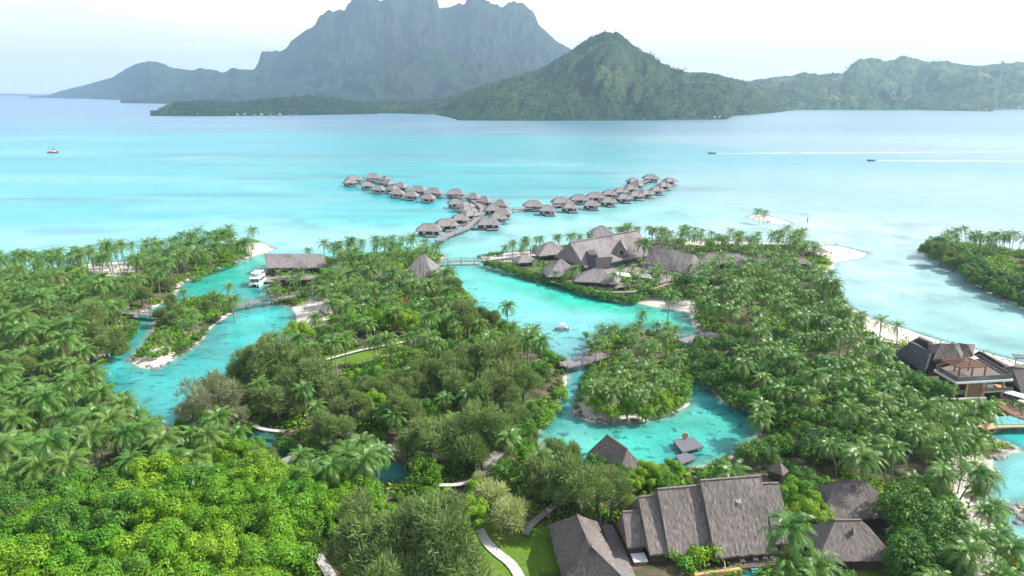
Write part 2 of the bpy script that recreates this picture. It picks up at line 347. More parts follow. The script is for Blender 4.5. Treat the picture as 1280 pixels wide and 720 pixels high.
Z = np.where(lawn > 0, 1.45, Z)
nr, nc = GX.shape; idx = np.arange(nr * nc).reshape(nr, nc)
Q = np.stack([idx[:-1, :-1], idx[:-1, 1:], idx[1:, 1:], idx[1:, :-1]], -1).reshape(-1, 4)
def ground_mat():
    m, t, N, L, o = mat('ground_litter_sand_grass'); b = N('ShaderNodeBsdfPrincipled'); b.inputs['Roughness'].default_value = .95; b.inputs['Specular IOR Level'].default_value = .1
    tc = N('ShaderNodeTexCoord'); n = N('ShaderNodeTexNoise'); n.inputs['Scale'].default_value = .35; n.inputs['Detail'].default_value = 8; L(tc.outputs['Object'], n.inputs['Vector'])
    f = N('ShaderNodeTexNoise'); f.inputs['Scale'].default_value = 2.2; f.inputs['Detail'].default_value = 6; L(tc.outputs['Object'], f.inputs['Vector'])
    def ramp(src, a, ca, b_, cb):
        r = N('ShaderNodeValToRGB'); r.color_ramp.elements[0].position = a; r.color_ramp.elements[1].position = b_; r.color_ramp.elements[0].color = (*ca, 1); r.color_ramp.elements[1].color = (*cb, 1); L(src, r.inputs[0]); return r.outputs[0]
    def mixc(fac, a, c):
        x = N('ShaderNodeMix'); x.data_type = 'RGBA'; L(fac, x.inputs[0]); L(a, x.inputs[6]); L(c, x.inputs[7]); return x.outputs[2]
    lit = ramp(n.outputs['Fac'], .38, (.045, .065, .025), .66, (.17, .135, .095))
    grass = ramp(f.outputs['Fac'], .3, (.075, .16, .02), .72, (.15, .25, .035))
    dry = ramp(n.outputs['Fac'], .56, (0, 0, 0), .72, (1, 1, 1)); drc = N('ShaderNodeRGB'); drc.outputs[0].default_value = (.27, .25, .12, 1)
    ds = N('ShaderNodeMath'); ds.operation = 'MULTIPLY'; ds.inputs[1].default_value = .6; L(dry, ds.inputs[0]); grass = mixc(ds.outputs[0], grass, drc.outputs[0])
    snd = ramp(f.outputs['Fac'], .3, (.50, .45, .395), .7, (.66, .61, .55))
    def att(nm):
        a = N('ShaderNodeAttribute'); a.attribute_name = nm; return a.outputs['Fac']
    # sand edge broken by noise
    e = N('ShaderNodeMath'); e.operation = 'ADD'; L(att('sand'), e.inputs[0]); L(n.outputs['Fac'], e.inputs[1])
    e2 = ramp(e.outputs[0], .82, (0, 0, 0), 1.0, (1, 1, 1))
    c = mixc(e2, lit, snd); c = mixc(att('lawn'), c, grass); L(c, b.inputs['Base Color'])
    bp = N('ShaderNodeBump'); bp.inputs['Strength'].default_value = .5; bp.inputs['Distance'].default_value = .15; L(f.outputs['Fac'], bp.inputs['Height']); L(bp.outputs[0], b.inputs['Normal'])
    L(b.outputs[0], o.inputs[0]); return m
me = npmesh('ground', np.stack([GX, GY, Z], -1).reshape(-1, 3), Q, ground_mat(), True, {'sand': ('POINT', 'FLOAT', sand), 'lawn': ('POINT', 'FLOAT', lawn)})
tag(link(me, 'ground'), kind='structure')

# ------------------------------------------------------------------ water: one sheet to the horizon; its colour follows depth and bottom, with sky sheen painted in at right
rad = np.concatenate([[0, 25, 45], 58 * np.exp(np.linspace(0, math.log(16000 / 58), 620))])
th_f = np.linspace(-R(42), R(42), 760); th_b = np.linspace(R(42), R(318), 60)[1:-1]
th = np.concatenate([th_f, th_b]); RR, TT = np.meshgrid(rad, th, indexing='ij')
WX = RR * np.sin(TT); WY = RR * np.cos(TT)
CP = [ # px, py, colour; pale right-hand entries also paint in the silvery sky reflection
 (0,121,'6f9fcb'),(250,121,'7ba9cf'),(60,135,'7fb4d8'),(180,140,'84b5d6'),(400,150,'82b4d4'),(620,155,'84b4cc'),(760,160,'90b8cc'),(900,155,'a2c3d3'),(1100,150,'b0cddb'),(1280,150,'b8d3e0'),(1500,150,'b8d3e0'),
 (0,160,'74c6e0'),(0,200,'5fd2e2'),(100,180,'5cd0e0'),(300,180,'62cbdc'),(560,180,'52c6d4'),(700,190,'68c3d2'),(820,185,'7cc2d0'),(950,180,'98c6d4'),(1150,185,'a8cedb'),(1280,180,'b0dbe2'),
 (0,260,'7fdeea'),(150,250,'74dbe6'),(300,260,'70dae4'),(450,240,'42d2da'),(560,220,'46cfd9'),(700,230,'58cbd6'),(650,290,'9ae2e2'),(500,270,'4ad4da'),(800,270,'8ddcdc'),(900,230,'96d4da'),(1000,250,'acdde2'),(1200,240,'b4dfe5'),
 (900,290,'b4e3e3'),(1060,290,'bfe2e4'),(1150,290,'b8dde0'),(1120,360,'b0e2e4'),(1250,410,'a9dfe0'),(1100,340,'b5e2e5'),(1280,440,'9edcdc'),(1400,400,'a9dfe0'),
 (0,310,'90e2ec'),(200,290,'8adfe9'),(380,300,'9ce4e9'),(100,300,'8ce0ea'),
 (290,345,'30d0c4'),(310,365,'2cc4c4'),(260,355,'2ccfc0'),(330,395,'38cdd0'),(240,450,'3cc9d0'),(170,430,'28bfc0'),(160,480,'34c6cc'),(200,500,'3ac8d0'),
 (600,350,'58d8d6'),(580,330,'74dedc'),(680,360,'4adcd4'),(740,375,'2fdcc8'),(650,380,'60d6da'),(700,400,'70cfdc'),(720,440,'6cc6d6'),(845,400,'45d6c4'),(720,480,'3cc3cc'),(700,530,'44c9cc'),
 (870,460,'5cc4d2'),(890,510,'44cdd0'),(860,530,'3ccfc6'),(910,530,'52dad2'),(800,550,'48d4cc'),(720,550,'66d8d4'),(830,580,'40d0c8'),(1255,545,'1fc6c0'),(1260,600,'7fd6d4'),(1280,680,'8ad6d4'),
 (340,550,'2f9fa4'),(490,585,'34b0ae')]
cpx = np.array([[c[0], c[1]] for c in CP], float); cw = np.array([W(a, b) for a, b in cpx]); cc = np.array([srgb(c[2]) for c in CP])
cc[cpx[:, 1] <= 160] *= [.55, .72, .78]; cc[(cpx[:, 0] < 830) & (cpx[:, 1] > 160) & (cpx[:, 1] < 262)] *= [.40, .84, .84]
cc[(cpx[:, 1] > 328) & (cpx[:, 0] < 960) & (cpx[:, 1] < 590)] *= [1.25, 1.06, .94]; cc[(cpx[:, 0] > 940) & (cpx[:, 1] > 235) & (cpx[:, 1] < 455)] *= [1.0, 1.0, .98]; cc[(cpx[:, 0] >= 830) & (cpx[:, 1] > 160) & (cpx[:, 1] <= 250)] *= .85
cth = np.arctan2(cw[:, 0], cw[:, 1]); clr = np.log(np.hypot(cw[:, 0], cw[:, 1]))
LRR = np.log(np.maximum(RR, 30)); pit = LRR
TH2 = TT + (fbm(WX / 60 / (1 + RR / 800), WY / 60 / (1 + RR / 800), 3, 1) - .5) * .06; LR2 = LRR + (fbm(WX / 90 / (1 + RR / 900), WY / 50 / (1 + RR / 900), 4, 3) - .5) * .10
num = np.zeros(RR.shape + (3,)); den = np.zeros(RR.shape)
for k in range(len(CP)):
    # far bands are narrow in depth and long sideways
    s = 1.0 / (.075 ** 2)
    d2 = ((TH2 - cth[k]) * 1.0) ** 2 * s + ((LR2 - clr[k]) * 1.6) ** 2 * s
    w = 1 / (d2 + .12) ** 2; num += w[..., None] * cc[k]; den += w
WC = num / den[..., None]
dl = -landd(WX, WY)
dl2 = np.where(RR < 700, dl, 400.0)
shal = np.exp(-np.maximum(dl2, 0) / 5.0)[..., None]
WC = WC * (1 - shal * .22) + np.array(srgb('a9cdbd')) * shal * .22
# long dark streaks of seagrass and the reef shelf in the outer lagoon
out_l = np.clip((dl2 - 45) / 60, 0, 1) * np.clip((5000 - RR) / 2000, 0, 1) * np.clip(1 - (WX - 120) / 80, .15, 1)
st = .6 * fbm(WX / 150, WY / 28, 5, 4) + .4 * fbm(WX / 110, WY / 9, 4, 2); stk = np.clip((st - .56) / .09, 0, 1) * out_l
WC = WC * (1 - .30 * stk[..., None]) + np.array(srgb('6f93b8')) * .07 * stk[..., None]
lt = fbm(WX / 170 + 9, WY / 40, 4, 6); ltk = np.clip((lt - .58) / .12, 0, 1) * out_l
WC = WC * (1 - .18 * ltk[..., None]) + np.array(srgb('c9f2f2')) * .18 * ltk[..., None]
for (px, py, a, b, amt) in [(85,289,62,6,.30),(200,286,45,4,.12),(560,168,200,1.6,.25),(300,165,150,1.6,.2),(560,200,90,2,.2),(470,205,60,2,.2),(610,292,26,7,.22),(590,300,22,5,.2),(1040,322,30,2.5,.3),(1225,295,30,1.5,.15),(780,196,60,2,.1),(60,213,60,1.5,.15),(150,205,90,1.3,.12)]:
    c = W(px, py); ex = abs(W(px + a, py)[0] - c[0]); ey = abs(W(px, py - b)[1] - c[1])
    u = ((WX - c[0]) / ex) ** 2 + ((WY - c[1]) / ey) ** 2 + (fbm(WX / ex * 3, WY / ey * 2, 4, 2) - .5) * 1.4
    k = np.clip(1.25 - u, 0, 1)[..., None] * amt; WC = WC * (1 - k) + np.array(srgb('4f86ac')) * k
# patches of clear sand and deep holes in the inner lagoon
pp = fbm(WX / 10, WY / 10, 4, 1); inn_ = (RR < 420) * np.clip((dl2 + 2) / 6, 0, 1) * np.clip((90 - dl2) / 40, 0, 1)
# the inner channels have a dark rocky ledge along the shore
xin = inpoly(WX, WY, WP([(100,300),(330,318),(545,330),(605,328),(880,385),(965,520),(850,640),(480,620),(200,560),(90,470)]))
WC = WC * (1 + (.9 * (pp - .5) * inn_)[..., None])
WC = WC * (1 - (.42 * np.clip(fbm(WX / 6, WY / 6, 3, 4) * 1.6 - .3, 0, 1) * np.exp(-((dl2 - 3.2) / 3.0) ** 2) * xin)[..., None] * np.array([1, .75, .65]))
coral = xin * np.exp(-((dl2 - 4.0) / 7.5) ** 2)
alpha = np.clip(.30 + dl2 * .26, 0, 1) ** .8; alpha = np.where(RR > 900, 1, alpha)
ni, nj = RR.shape; idx = np.arange(ni * nj).reshape(ni, nj); nx = np.concatenate([idx[:, 1:], idx[:, :1]], 1)
Q = np.stack([idx[:-1], nx[:-1], nx[1:], idx[1:]], -1).reshape(-1, 4)[:, ::-1]
WAT = 0.62
def water_mat():
    m, t, N, L, o = mat('lagoon_water')
    b = N('ShaderNodeBsdfPrincipled'); b.inputs['IOR'].default_value = 1.33; b.inputs['Roughness'].default_value = .28; b.inputs['Specular IOR Level'].default_value = .3
    a = N('ShaderNodeAttribute'); a.attribute_name = 'seabed_and_sheen'; al = N('ShaderNodeAttribute'); al.attribute_name = 'depth'; co = N('ShaderNodeAttribute'); co.attribute_name = 'coral'
    tc = N('ShaderNodeTexCoord')
    n = N('ShaderNodeTexNoise'); n.inputs['Scale'].default_value = .36; n.inputs['Detail'].default_value = 5; n.inputs['Roughness'].default_value = .62
    mp = N('ShaderNodeMapping'); mp.inputs['Scale'].default_value = (1, 1.25, 1); L(tc.outputs['Object'], mp.inputs[0]); L(mp.outputs[0], n.inputs['Vector'])
    r = N('ShaderNodeValToRGB'); r.color_ramp.elements[0].position = .56; r.color_ramp.elements[1].position = .62; L(n.outputs['Fac'], r.inputs[0])
    k = N('ShaderNodeMath'); k.operation = 'MULTIPLY'; L(r.outputs[0], k.inputs[0]); L(co.outputs['Fac'], k.inputs[1])
    k2 = N('ShaderNodeMath'); k2.operation = 'MULTIPLY'; k2.inputs[1].default_value = .85; L(k.outputs[0], k2.inputs[0])
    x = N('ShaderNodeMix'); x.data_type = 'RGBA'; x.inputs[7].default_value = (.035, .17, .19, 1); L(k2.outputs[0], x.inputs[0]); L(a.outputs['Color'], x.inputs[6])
    n3 = N('ShaderNodeTexNoise'); n3.inputs['Scale'].default_value = .05; n3.inputs['Detail'].default_value = 8; L(tc.outputs['Object'], n3.inputs['Vector'])
    n4 = N('ShaderNodeTexNoise'); n4.inputs['Scale'].default_value = .8; n4.inputs['Detail'].default_value = 6; n4.inputs['Roughness'].default_value = .7; L(mp.outputs[0], n4.inputs['Vector'])
    mr4 = N('ShaderNodeMapRange'); mr4.inputs[1].default_value = .3; mr4.inputs[2].default_value = .7; mr4.inputs[3].default_value = .86; mr4.inputs[4].default_value = 1.13; L(n4.outputs['Fac'], mr4.inputs[0])  # fine noise paints a ripple and caustic pattern into the water colour
    mm4 = N('ShaderNodeMath'); mm4.operation = 'MULTIPLY'; hs = N('ShaderNodeHueSaturation'); mr = N('ShaderNodeMapRange'); mr.inputs[1].default_value = .3; mr.inputs[2].default_value = .7; mr.inputs[3].default_value = .90 * WAT; mr.inputs[4].default_value = 1.06 * WAT
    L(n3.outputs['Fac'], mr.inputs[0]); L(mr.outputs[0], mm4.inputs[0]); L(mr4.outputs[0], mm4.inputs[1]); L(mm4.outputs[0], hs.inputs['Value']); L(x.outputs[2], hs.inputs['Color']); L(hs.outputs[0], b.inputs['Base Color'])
    w = N('ShaderNodeTexNoise'); w.inputs['Scale'].default_value = .9; w.inputs['Detail'].default_value = 4; L(mp.outputs[0], w.inputs['Vector'])
    bp = N('ShaderNodeBump'); bp.inputs['Strength'].default_value = .5; bp.inputs['Distance'].default_value = .2; L(w.outputs['Fac'], bp.inputs['Height']); L(bp.outputs[0], b.inputs['Normal'])
    tr = N('ShaderNodeBsdfTransparent'); tr.inputs[0].default_value = (.82, .97, .95, 1)
    s = N('ShaderNodeMixShader'); L(al.outputs['Fac'], s.inputs[0]); L(tr.outputs[0], s.inputs[1]); L(b.outputs[0], s.inputs[2]); L(s.outputs[0], o.inputs[0]); return m
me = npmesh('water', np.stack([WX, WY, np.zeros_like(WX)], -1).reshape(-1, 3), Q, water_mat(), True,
            {'seabed_and_sheen': ('POINT', 'FLOAT_COLOR', np.concatenate([WC, np.ones(RR.shape + (1,))], -1)), 'depth': ('POINT', 'FLOAT', alpha), 'coral': ('POINT', 'FLOAT', coral)})
tag(link(me, 'water'), kind='structure')

# ------------------------------------------------------------------ mountains
def az_el(px, py):
    d = ray(px, py); return math.atan2(d[0], d[1]), d[2] / math.hypot(d[0], d[1])
def hill_mat(name, dark, lightg, rock, rockamt, sc):
    m, t, N, L, o = mat(name); b = N('ShaderNodeBsdfPrincipled'); b.inputs['Roughness'].default_value = 1; b.inputs['Specular IOR Level'].default_value = .05
    tc = N('ShaderNodeTexCoord'); n = N('ShaderNodeTexNoise'); n.inputs['Scale'].default_value = sc; n.inputs['Detail'].default_value = 9; n.inputs['Roughness'].default_value = .68; L(tc.outputs['Object'], n.inputs['Vector'])
    n2 = N('ShaderNodeTexNoise'); n2.inputs['Scale'].default_value = sc * .22; n2.inputs['Detail'].default_value = 6; L(tc.outputs['Object'], n2.inputs['Vector'])
    def ramp(s, a, ca, b_, cb):
        r = N('ShaderNodeValToRGB'); r.color_ramp.elements[0].position = a; r.color_ramp.elements[1].position = b_; r.color_ramp.elements[0].color = (*ca, 1); r.color_ramp.elements[1].color = (*cb, 1); L(s, r.inputs[0]); return r.outputs[0]
    def mixc(f, a, c):
        x = N('ShaderNodeMix'); x.data_type = 'RGBA'; L(f, x.inputs[0]); L(a, x.inputs[6]); L(c, x.inputs[7]); return x.outputs[2]
    c1 = ramp(n.outputs['Fac'], .38, dark, .68, tuple(v * 2.0 for v in dark)); g = ramp(n2.outputs['Fac'], .54, (0, 0, 0), .68, (1, 1, 1)); lg = ramp(n.outputs['Fac'], .3, tuple(v * .6 for v in lightg), .7, lightg)
    c = mixc(g, c1, lg)
    ge = N('ShaderNodeNewGeometry'); sx = N('ShaderNodeSeparateXYZ'); L(ge.outputs['Normal'], sx.inputs[0])
    ad = N('ShaderNodeMath'); ad.operation = 'MULTIPLY_ADD'; ad.inputs[1].default_value = .5; L(n.outputs['Fac'], ad.inputs[0]); L(sx.outputs['Z'], ad.inputs[2])
    rk = ramp(ad.outputs[0], .62, (rockamt,) * 3, .86, (0, 0, 0)); rc = ramp(n.outputs['Fac'], .3, tuple(v * .55 for v in rock), .7, rock); c = mixc(rk, c, rc)
    L(c, b.inputs['Base Color']); bp = N('ShaderNodeBump'); bp.inputs['Strength'].default_value = 1; bp.inputs['Distance'].default_value = 14; L(n.outputs['Fac'], bp.inputs['Height']); L(bp.outputs[0], b.inputs['Normal'])
    L(b.outputs[0], o.inputs[0]); return m
MH1 = hill_mat('volcanic_mountain', (.014, .028, .015), (.034, .055, .026), (.05, .046, .045), .7, .012)
MH3 = hill_mat('hazy_hills', (.045, .08, .03), (.19, .25, .09), (.16, .12, .10), .5, .028)  # lighter greens hold part of the sunlit haze in the colour
MH2 = hill_mat('forested_hill', (.026, .05, .018), (.11, .155, .05), (.09, .085, .06), .35, .028)
HF = []
def hill(name, sil, base, depth, mt, spur, lump, step=1.6, pw=1.35, freq=9, seed=0, a=.35, back=.6, cliff=None):
    sa = np.array([az_el(*p) for p in sil]); b_ = np.array([(math.atan2(w[0], w[1]), math.hypot(w[0], w[1])) for w in (W(*p) for p in base)])
    t0, t1 = sa[0, 0], sa[-1, 0]; nth = int((t1 - t0) * F / step); th = np.linspace(t0, t1, nth)
    el = np.interp(th, sa[:, 0], sa[:, 1]); r0 = np.interp(th, b_[:, 0], b_[:, 1])
    dp = np.interp(th, sa[:, 0], np.full(len(sa), depth)) * (0.8 + .4 * fbm(th * 12, th * 0 + seed, 2, seed))
    rr = r0 + dp; Hh = np.maximum(H + el * rr, 3) * (1 + .05 * (fbm(th * 260, th * 0 + seed, 4, seed, .6) - .5))
    nf = 84; tb = np.concatenate([np.linspace(0, 1, nf), 1 + np.linspace(0, 1, 16)[1:]])
    T, TH = np.meshgrid(tb, th, indexing='ij'); r = r0 + T * dp; X = r * np.sin(TH); Y = r * np.cos(TH)
    t = np.minimum(T, 1); prof = a * t + (1 - a) * t ** pw
    if cliff: k = np.clip((t - cliff[0]) / (1 - cliff[0]), 0, 1); prof = np.where(t < cliff[0], prof / (a * cliff[0] + (1 - a) * cliff[0] ** pw) * cliff[1], cliff[1] + (1 - cliff[1]) * (k ** .75))
    Zz = Hh * prof
    e = 4 * t * (1 - t)
    wx = TH * r0 / 300 + (fbm(X / 500, Y / 500, 3, seed + 1) - .5) * 1.6
    rid = 1 - np.abs(2 * fbm(wx * freq / 9 * 1.5, T * 1.3 + seed, 4, seed) - 1) * 2.2
    Zz = Zz + spur * 1.25 * Hh * (rid - .45) * e ** .7
    r2_ = 1 - np.abs(2 * fbm(wx * freq * .8 + 3, T * 3 + seed + 5, 3, seed + 1) - 1) * 2
    Zz = Zz + .06 * Hh * (r2_ - .4) * e ** .5
    Zz = Zz + (fbm(X / 120, Y / 120, 4, seed + 3) - .5) * .34 * Hh * e
    Zz = Zz + lump * 1.5 * (fbm(X / 22, Y / 22, 4, seed + 2, .65) - .3) * np.clip(t * 30, 0, 1) * np.where(T > .97, .35, 1)
    bk = np.clip((T - 1), 0, 1); Zz = np.where(T > 1, Hh * (1 - bk ** 1.2) + 0, Zz)
    endf = np.clip(np.minimum(TH - t0, t1 - TH) / .03, 0, 1) ** .6
    Zz = np.maximum(Zz, .5) * endf; Zz[0] = -1.5; Zz[-1] = -1.5
    idx = np.arange(T.size).reshape(T.shape); Qh = np.stack([idx[:-1, :-1], idx[:-1, 1:], idx[1:, 1:], idx[1:, :-1]], -1).reshape(-1, 4)
    me = npmesh(name, np.stack([X, Y, Zz], -1).reshape(-1, 3), Qh, mt, True)
    tag(link(me, name), kind='structure'); HF.append((name, X, Y, Zz, T)); return (X, Y, Zz, T)
hill('mountain', [(36,122.5),(60,118),(100,108),(140,97),(158,86),(170,80),(180,77.5),(192,77),(205,80),(215,85),(240,88),(250,86),(262,86.5),(280,91),(292,85),(300,87),(318,88),(323,78),(327,66),(335,64),(350,64),(358,60),(365,51),(380,40),(394,31),(396,25),(407,14),(412,12.5),(418,14),(430,12.5),(436,3),(443,-3),(455,-8),(468,-8),(474,2),(479,3),(483,-4),(490,-8),(520,-9),(545,-6),(549,9),(558,11),(572,6),(582,4),(585,-6),(600,-3),(612,5),(628,9),(636,4),(644,1),(656,6),(668,18),(674,32),(690,47),(705,57),(714,62),(740,80),(790,104),(860,122)],
     [(30,122.6),(50,122.3),(120,124),(190,126),(300,128),(860,130)], 1500, MH1, .14, 10, 1.5, 1.7, 9, 0, cliff=(.72, .62))
hill('foothill', [(150,124),(200,119),(250,113),(300,110),(340,104),(380,98),(410,88),(440,80),(480,70),(510,60),(528,57),(545,62),(570,68),(595,74),(640,82),(690,88),(740,100),(800,124)],
     [(140,129),(300,131),(800,133)], 900, MH1, .22, 10, 1.6, 1.3, 12, 2)
hill('hill', [(455,140),(490,137),(520,133),(545,127),(570,119),(600,108),(640,96),(680,85),(700,74),(713,65),(728,55),(738,48),(748,43),(755,40.5),(760,41.5),(766,42),(771,40.5),(778,46),(790,56),(800,64),(812,71),(826,80),(840,88),(860,90.5),(880,91),(895,93),(905,96),(915,99.5),(930,103),(950,110),(975,125),(994,137)],
     [(455,141.6),(500,142),(545,143.5),(562,147),(574,150.5),(640,151),(760,151),(850,150.5),(908,149.5),(918,145),(940,143.5),(965,141.5),(990,138.5),(1000,138)], 700, MH2, .27, 9, 1.4, 1.25, 13, 4)
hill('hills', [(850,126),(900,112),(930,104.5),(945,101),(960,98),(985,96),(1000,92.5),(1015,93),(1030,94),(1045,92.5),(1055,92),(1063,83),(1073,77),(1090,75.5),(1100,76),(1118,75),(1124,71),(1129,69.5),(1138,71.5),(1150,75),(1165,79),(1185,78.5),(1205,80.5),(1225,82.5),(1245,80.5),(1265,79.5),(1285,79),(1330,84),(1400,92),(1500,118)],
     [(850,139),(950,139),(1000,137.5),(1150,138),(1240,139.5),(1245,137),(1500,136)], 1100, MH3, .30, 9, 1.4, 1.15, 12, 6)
hill('peninsula', [(188,144),(194,138),(205,131),(225,128),(260,127),(300,129),(330,125),(370,122),(410,123),(440,127),(480,129),(520,127),(560,124),(600,122),(640,124),(700,126)],
     [(186,145),(260,145.2),(380,144),(470,142.5),(480,141),(560,143),(700,143)], 330, MH1, .15, 11, 1.2, .9, 12, 5)
# reef islets on the far left horizon
hill('reef_island', [(-160,117.6),(-60,117),(0,117.2),(20,117),(44,117.6),(52,118.6)], [(-160,119.4),(52,119.4)], 500, MH2, .1, 3, 2, 1, 9, 3)

# ------------------------------------------------------------------ lookup of things already standing, clear views, labels
LM = []       # landmarks: (x, y, phrase)
def mark(px, py, phrase, z=0): w = W(px, py, z); LM.append((w[0], w[1], phrase))
CLEAR = [[(228,366),(250,350),(290,333),(332,322),(337,374),(297,378),(282,352),(262,351),(246,370)],
 [(120,450),(160,422),(178,398),(190,400),(166,440),(170,462),(205,461),(240,440),(270,410),(300,388),(370,378),(378,400),(345,402),(310,418),(284,440),(276,464),(228,478),(212,522),(190,520),(150,486)],
 [(563,334),(605,332),(690,355),(730,370),(790,376),(735,382),(722,405),(735,440),(705,450),(690,425),(660,402),(640,388),(625,392),(608,378),(590,362),(572,350)],
 [(868,440),(876,470),(900,500),(948,522),(932,546),(905,562),(880,572),(850,585),(805,578),(790,565),(765,540),(745,555),(738,538),(720,532),(702,540),(680,550),(700,512),(710,475),(735,462),(727,500),(722,520),(760,532),(855,512),(865,480),(860,450)],
 [(1038,325),(1060,368),(1078,398),(1108,425),(1130,426),(1290,470),(1290,300),(1040,300)],
 [(1243,528),(1290,520),(1290,690),(1252,640),(1240,590)],
 [(683,655),(720,640),(775,655),(778,634),(820,603),(952,590),(978,600),(992,660),(975,700),(905,725),(690,730)],
 [(1036,602),(1086,596),(1108,620),(1070,642),(1056,632)], [(1028,652),(1075,645),(1114,690),(1120,714),(1072,712)],
 [(1119,442),(1138,422),(1190,424),(1216,430),(1272,468),(1280,505),(1200,505),(1196,482),(1155,466)],
 [(655,312),(690,299),(712,300),(800,286),(816,308),(870,318),(866,336),(822,332),(812,336),(778,345),(776,352),(750,358),(722,350),(680,348),(655,330)],
 [(325,314),(404,314),(404,336),(330,336)], [(505,336),(528,314),(550,332),(535,346),(512,342)],
 [(596,655),(640,662),(695,665),(705,730),(600,730),(590,690)], [(405,448),(450,438),(520,425),(530,434),(505,448),(440,464),(410,462)],
 [(372,388),(395,378),(418,382),(415,408),(378,410)], [(800,376),(862,384),(866,402),(834,394),(806,388)], [(110,328),(165,326),(168,338),(118,340)],
 [(288,374),(395,362),(398,374),(290,388)], [(152,384),(198,388),(198,400),(154,396)], [(702,436),(762,430),(762,458),(708,466)], [(846,404),(912,396),(912,432),(852,442)],
 [(745,556),(762,542),(790,570),(775,585),(755,578)], [(838,548),(868,542),(882,558),(874,572),(850,582),(842,572)], [(570,596),(600,582),(606,596),(575,612)], [(500,566),(560,572),(560,602),(500,600)],
 [(575,300),(602,316),(602,330),(546,332)], [(480,575),(502,572),(502,600),(478,598)], [(308,536),(330,540),(328,552),(308,550)], [(1000,310),(1036,314),(1040,326),(1002,328)],
 [(120,572),(128,540),(152,535),(142,560)], [(1245,500),(1290,490),(1290,545),(1236,545)],
 [(312,340),(332,338),(332,362),(312,362)], [(340,342),(398,342),(398,354),(342,356)],[(930,575),(945,570),(945,600),(935,600)]]
def clear_hit(px, py): return any(inpoly(np.array([px]), np.array([py]), q)[0] for q in CLEAR)
NUM = ['nearest', 'second nearest', 'third nearest', 'fourth nearest', 'fifth nearest', 'sixth nearest', 'seventh nearest', 'eighth nearest', 'ninth nearest', 'tenth nearest'] 
def ordn(k):
    if k < len(NUM): return NUM[k]
    n = k + 1; return f"{n}{'th' if 10 <= n % 100 <= 20 else {1:'st',2:'nd',3:'rd'}.get(n % 10, 'th')} nearest"
def label_all(items):
    """items: (object, description, x, y); each label tells which by the closest landmark, the side of it, and the order outwards"""
    b = {}
    for o, d, x, y in items:
        k = min(range(len(LM)), key=lambda i: (LM[i][0] - x) ** 2 + (LM[i][1] - y) ** 2)
        dx, dy = x - LM[k][0], y - LM[k][1]
        side = ('right of' if dx > 0 else 'left of') if abs(dx) > abs(dy) else ('behind' if dy > 0 else 'in front of')
        b.setdefault((d, k, side), []).append((math.hypot(dx, dy), o))
    for (d, k, side), L_ in b.items():
        L_.sort(key=lambda q: q[0])
        for i, (_, o) in enumerate(L_):
            o['label'] = f"{d} {side} {LM[k][2]}" + (f", {ordn(i)}" if len(L_) > 1 else '')

# ------------------------------------------------------------------ buildings
def V3(a, z): return (float(a[0]), float(a[1]), z)
def gabled(root, rl, rr, el, er, zr, ze, thatch='thatch', wall='darkwall', g=1.4, step=.4, amp=.05, back=1.0, gl=True, gr=True, inset=.9, name='roof'):
    """gable roof given by the pixels of its ridge ends and front eave ends; back slope mirrors the front"""
    A, B = W(*rl, zr), W(*rr, zr); C, Dd = W(*el, ze), W(*er, ze)
    nrm = np.array([-(B - A)[1], (B - A)[0], 0.]); nrm /= np.linalg.norm(nrm)
    dC = np.dot((C - A), nrm); dD = np.dot((Dd - B), nrm); d = (dC + dD) / 2
    ax = (B - A) / np.linalg.norm(B - A)
    e0 = A + nrm * d; e1 = B + nrm * d; e2 = B - nrm * d * back; e3 = A - nrm * d * back
    for e in (e0, e1, e2, e3): e[2] = ze
    m = MB(); roof(m, [e0, e1, e2, e3], [A, B], step, amp, gl, gr, .35); m.beam(A + [0, 0, .05], B + [0, 0, .05], .35, .14)
    m.build(name, M[thatch], root)
    w = MB(); s = lambda p, q: p + (q - p) * .06
    a0 = A + nrm * d * inset + ax * .3; a1 = B + nrm * d * inset - ax * .3; a2 = B - nrm * d * back * inset - ax * .3; a3 = A - nrm * d * back * inset + ax * .3
    w.prism([a0[:2], a1[:2], a2[:2], a3[:2]], g - .4, ze + .1)
    w.build('wall', M[wall], root)
    return e0, e1, e2, e3, A, B

def back_eave(A, B, e0, e1):
    n = np.array([-(B - A)[1], (B - A)[0], 0.]); n /= np.linalg.norm(n); d0 = np.dot(e0 - A, n); d1 = np.dot(e1 - B, n)
    return e1 - n * 2 * d1, e0 - n * 2 * d0
def windows(root, a, b, z0, z1, n, off=.03, frame='warmwood', glass='glass'):
    a = np.array(a[:2], float); b = np.array(b[:2], float); d = (b - a) / np.linalg.norm(b - a); nn = np.array([d[1], -d[0]])
    for i in range(n):
        p = a + (b - a) * (i + .5) / n; w = np.linalg.norm(b - a) / n * .34
        m = MB(); q = [p - d * w, p + d * w]; o1 = nn * off; o2 = nn * (off + .06)
        m.hexa([V3(q[0], z0), V3(q[1], z0), V3(q[1] + o2, z0), V3(q[0] + o2, z0)][::-1], [V3(q[0], z1), V3(q[1], z1), V3(q[1] + o2, z1), V3(q[0] + o2, z1)][::-1])
        win = m.build('window', M[frame], root); m = MB(); q = [p - d * w * .85, p + d * w * .85]; o3 = nn * (off + .09)
        m.hexa([V3(q[0], z0 + .12), V3(q[1], z0 + .12), V3(q[1] + o3, z0 + .12), V3(q[0] + o3, z0 + .12)][::-1], [V3(q[0], z1 - .12), V3(q[1], z1 - .12), V3(q[1] + o3, z1 - .12), V3(q[0] + o3, z1 - .12)][::-1])
        g = m.build('pane', M[glass], root); g.parent = win

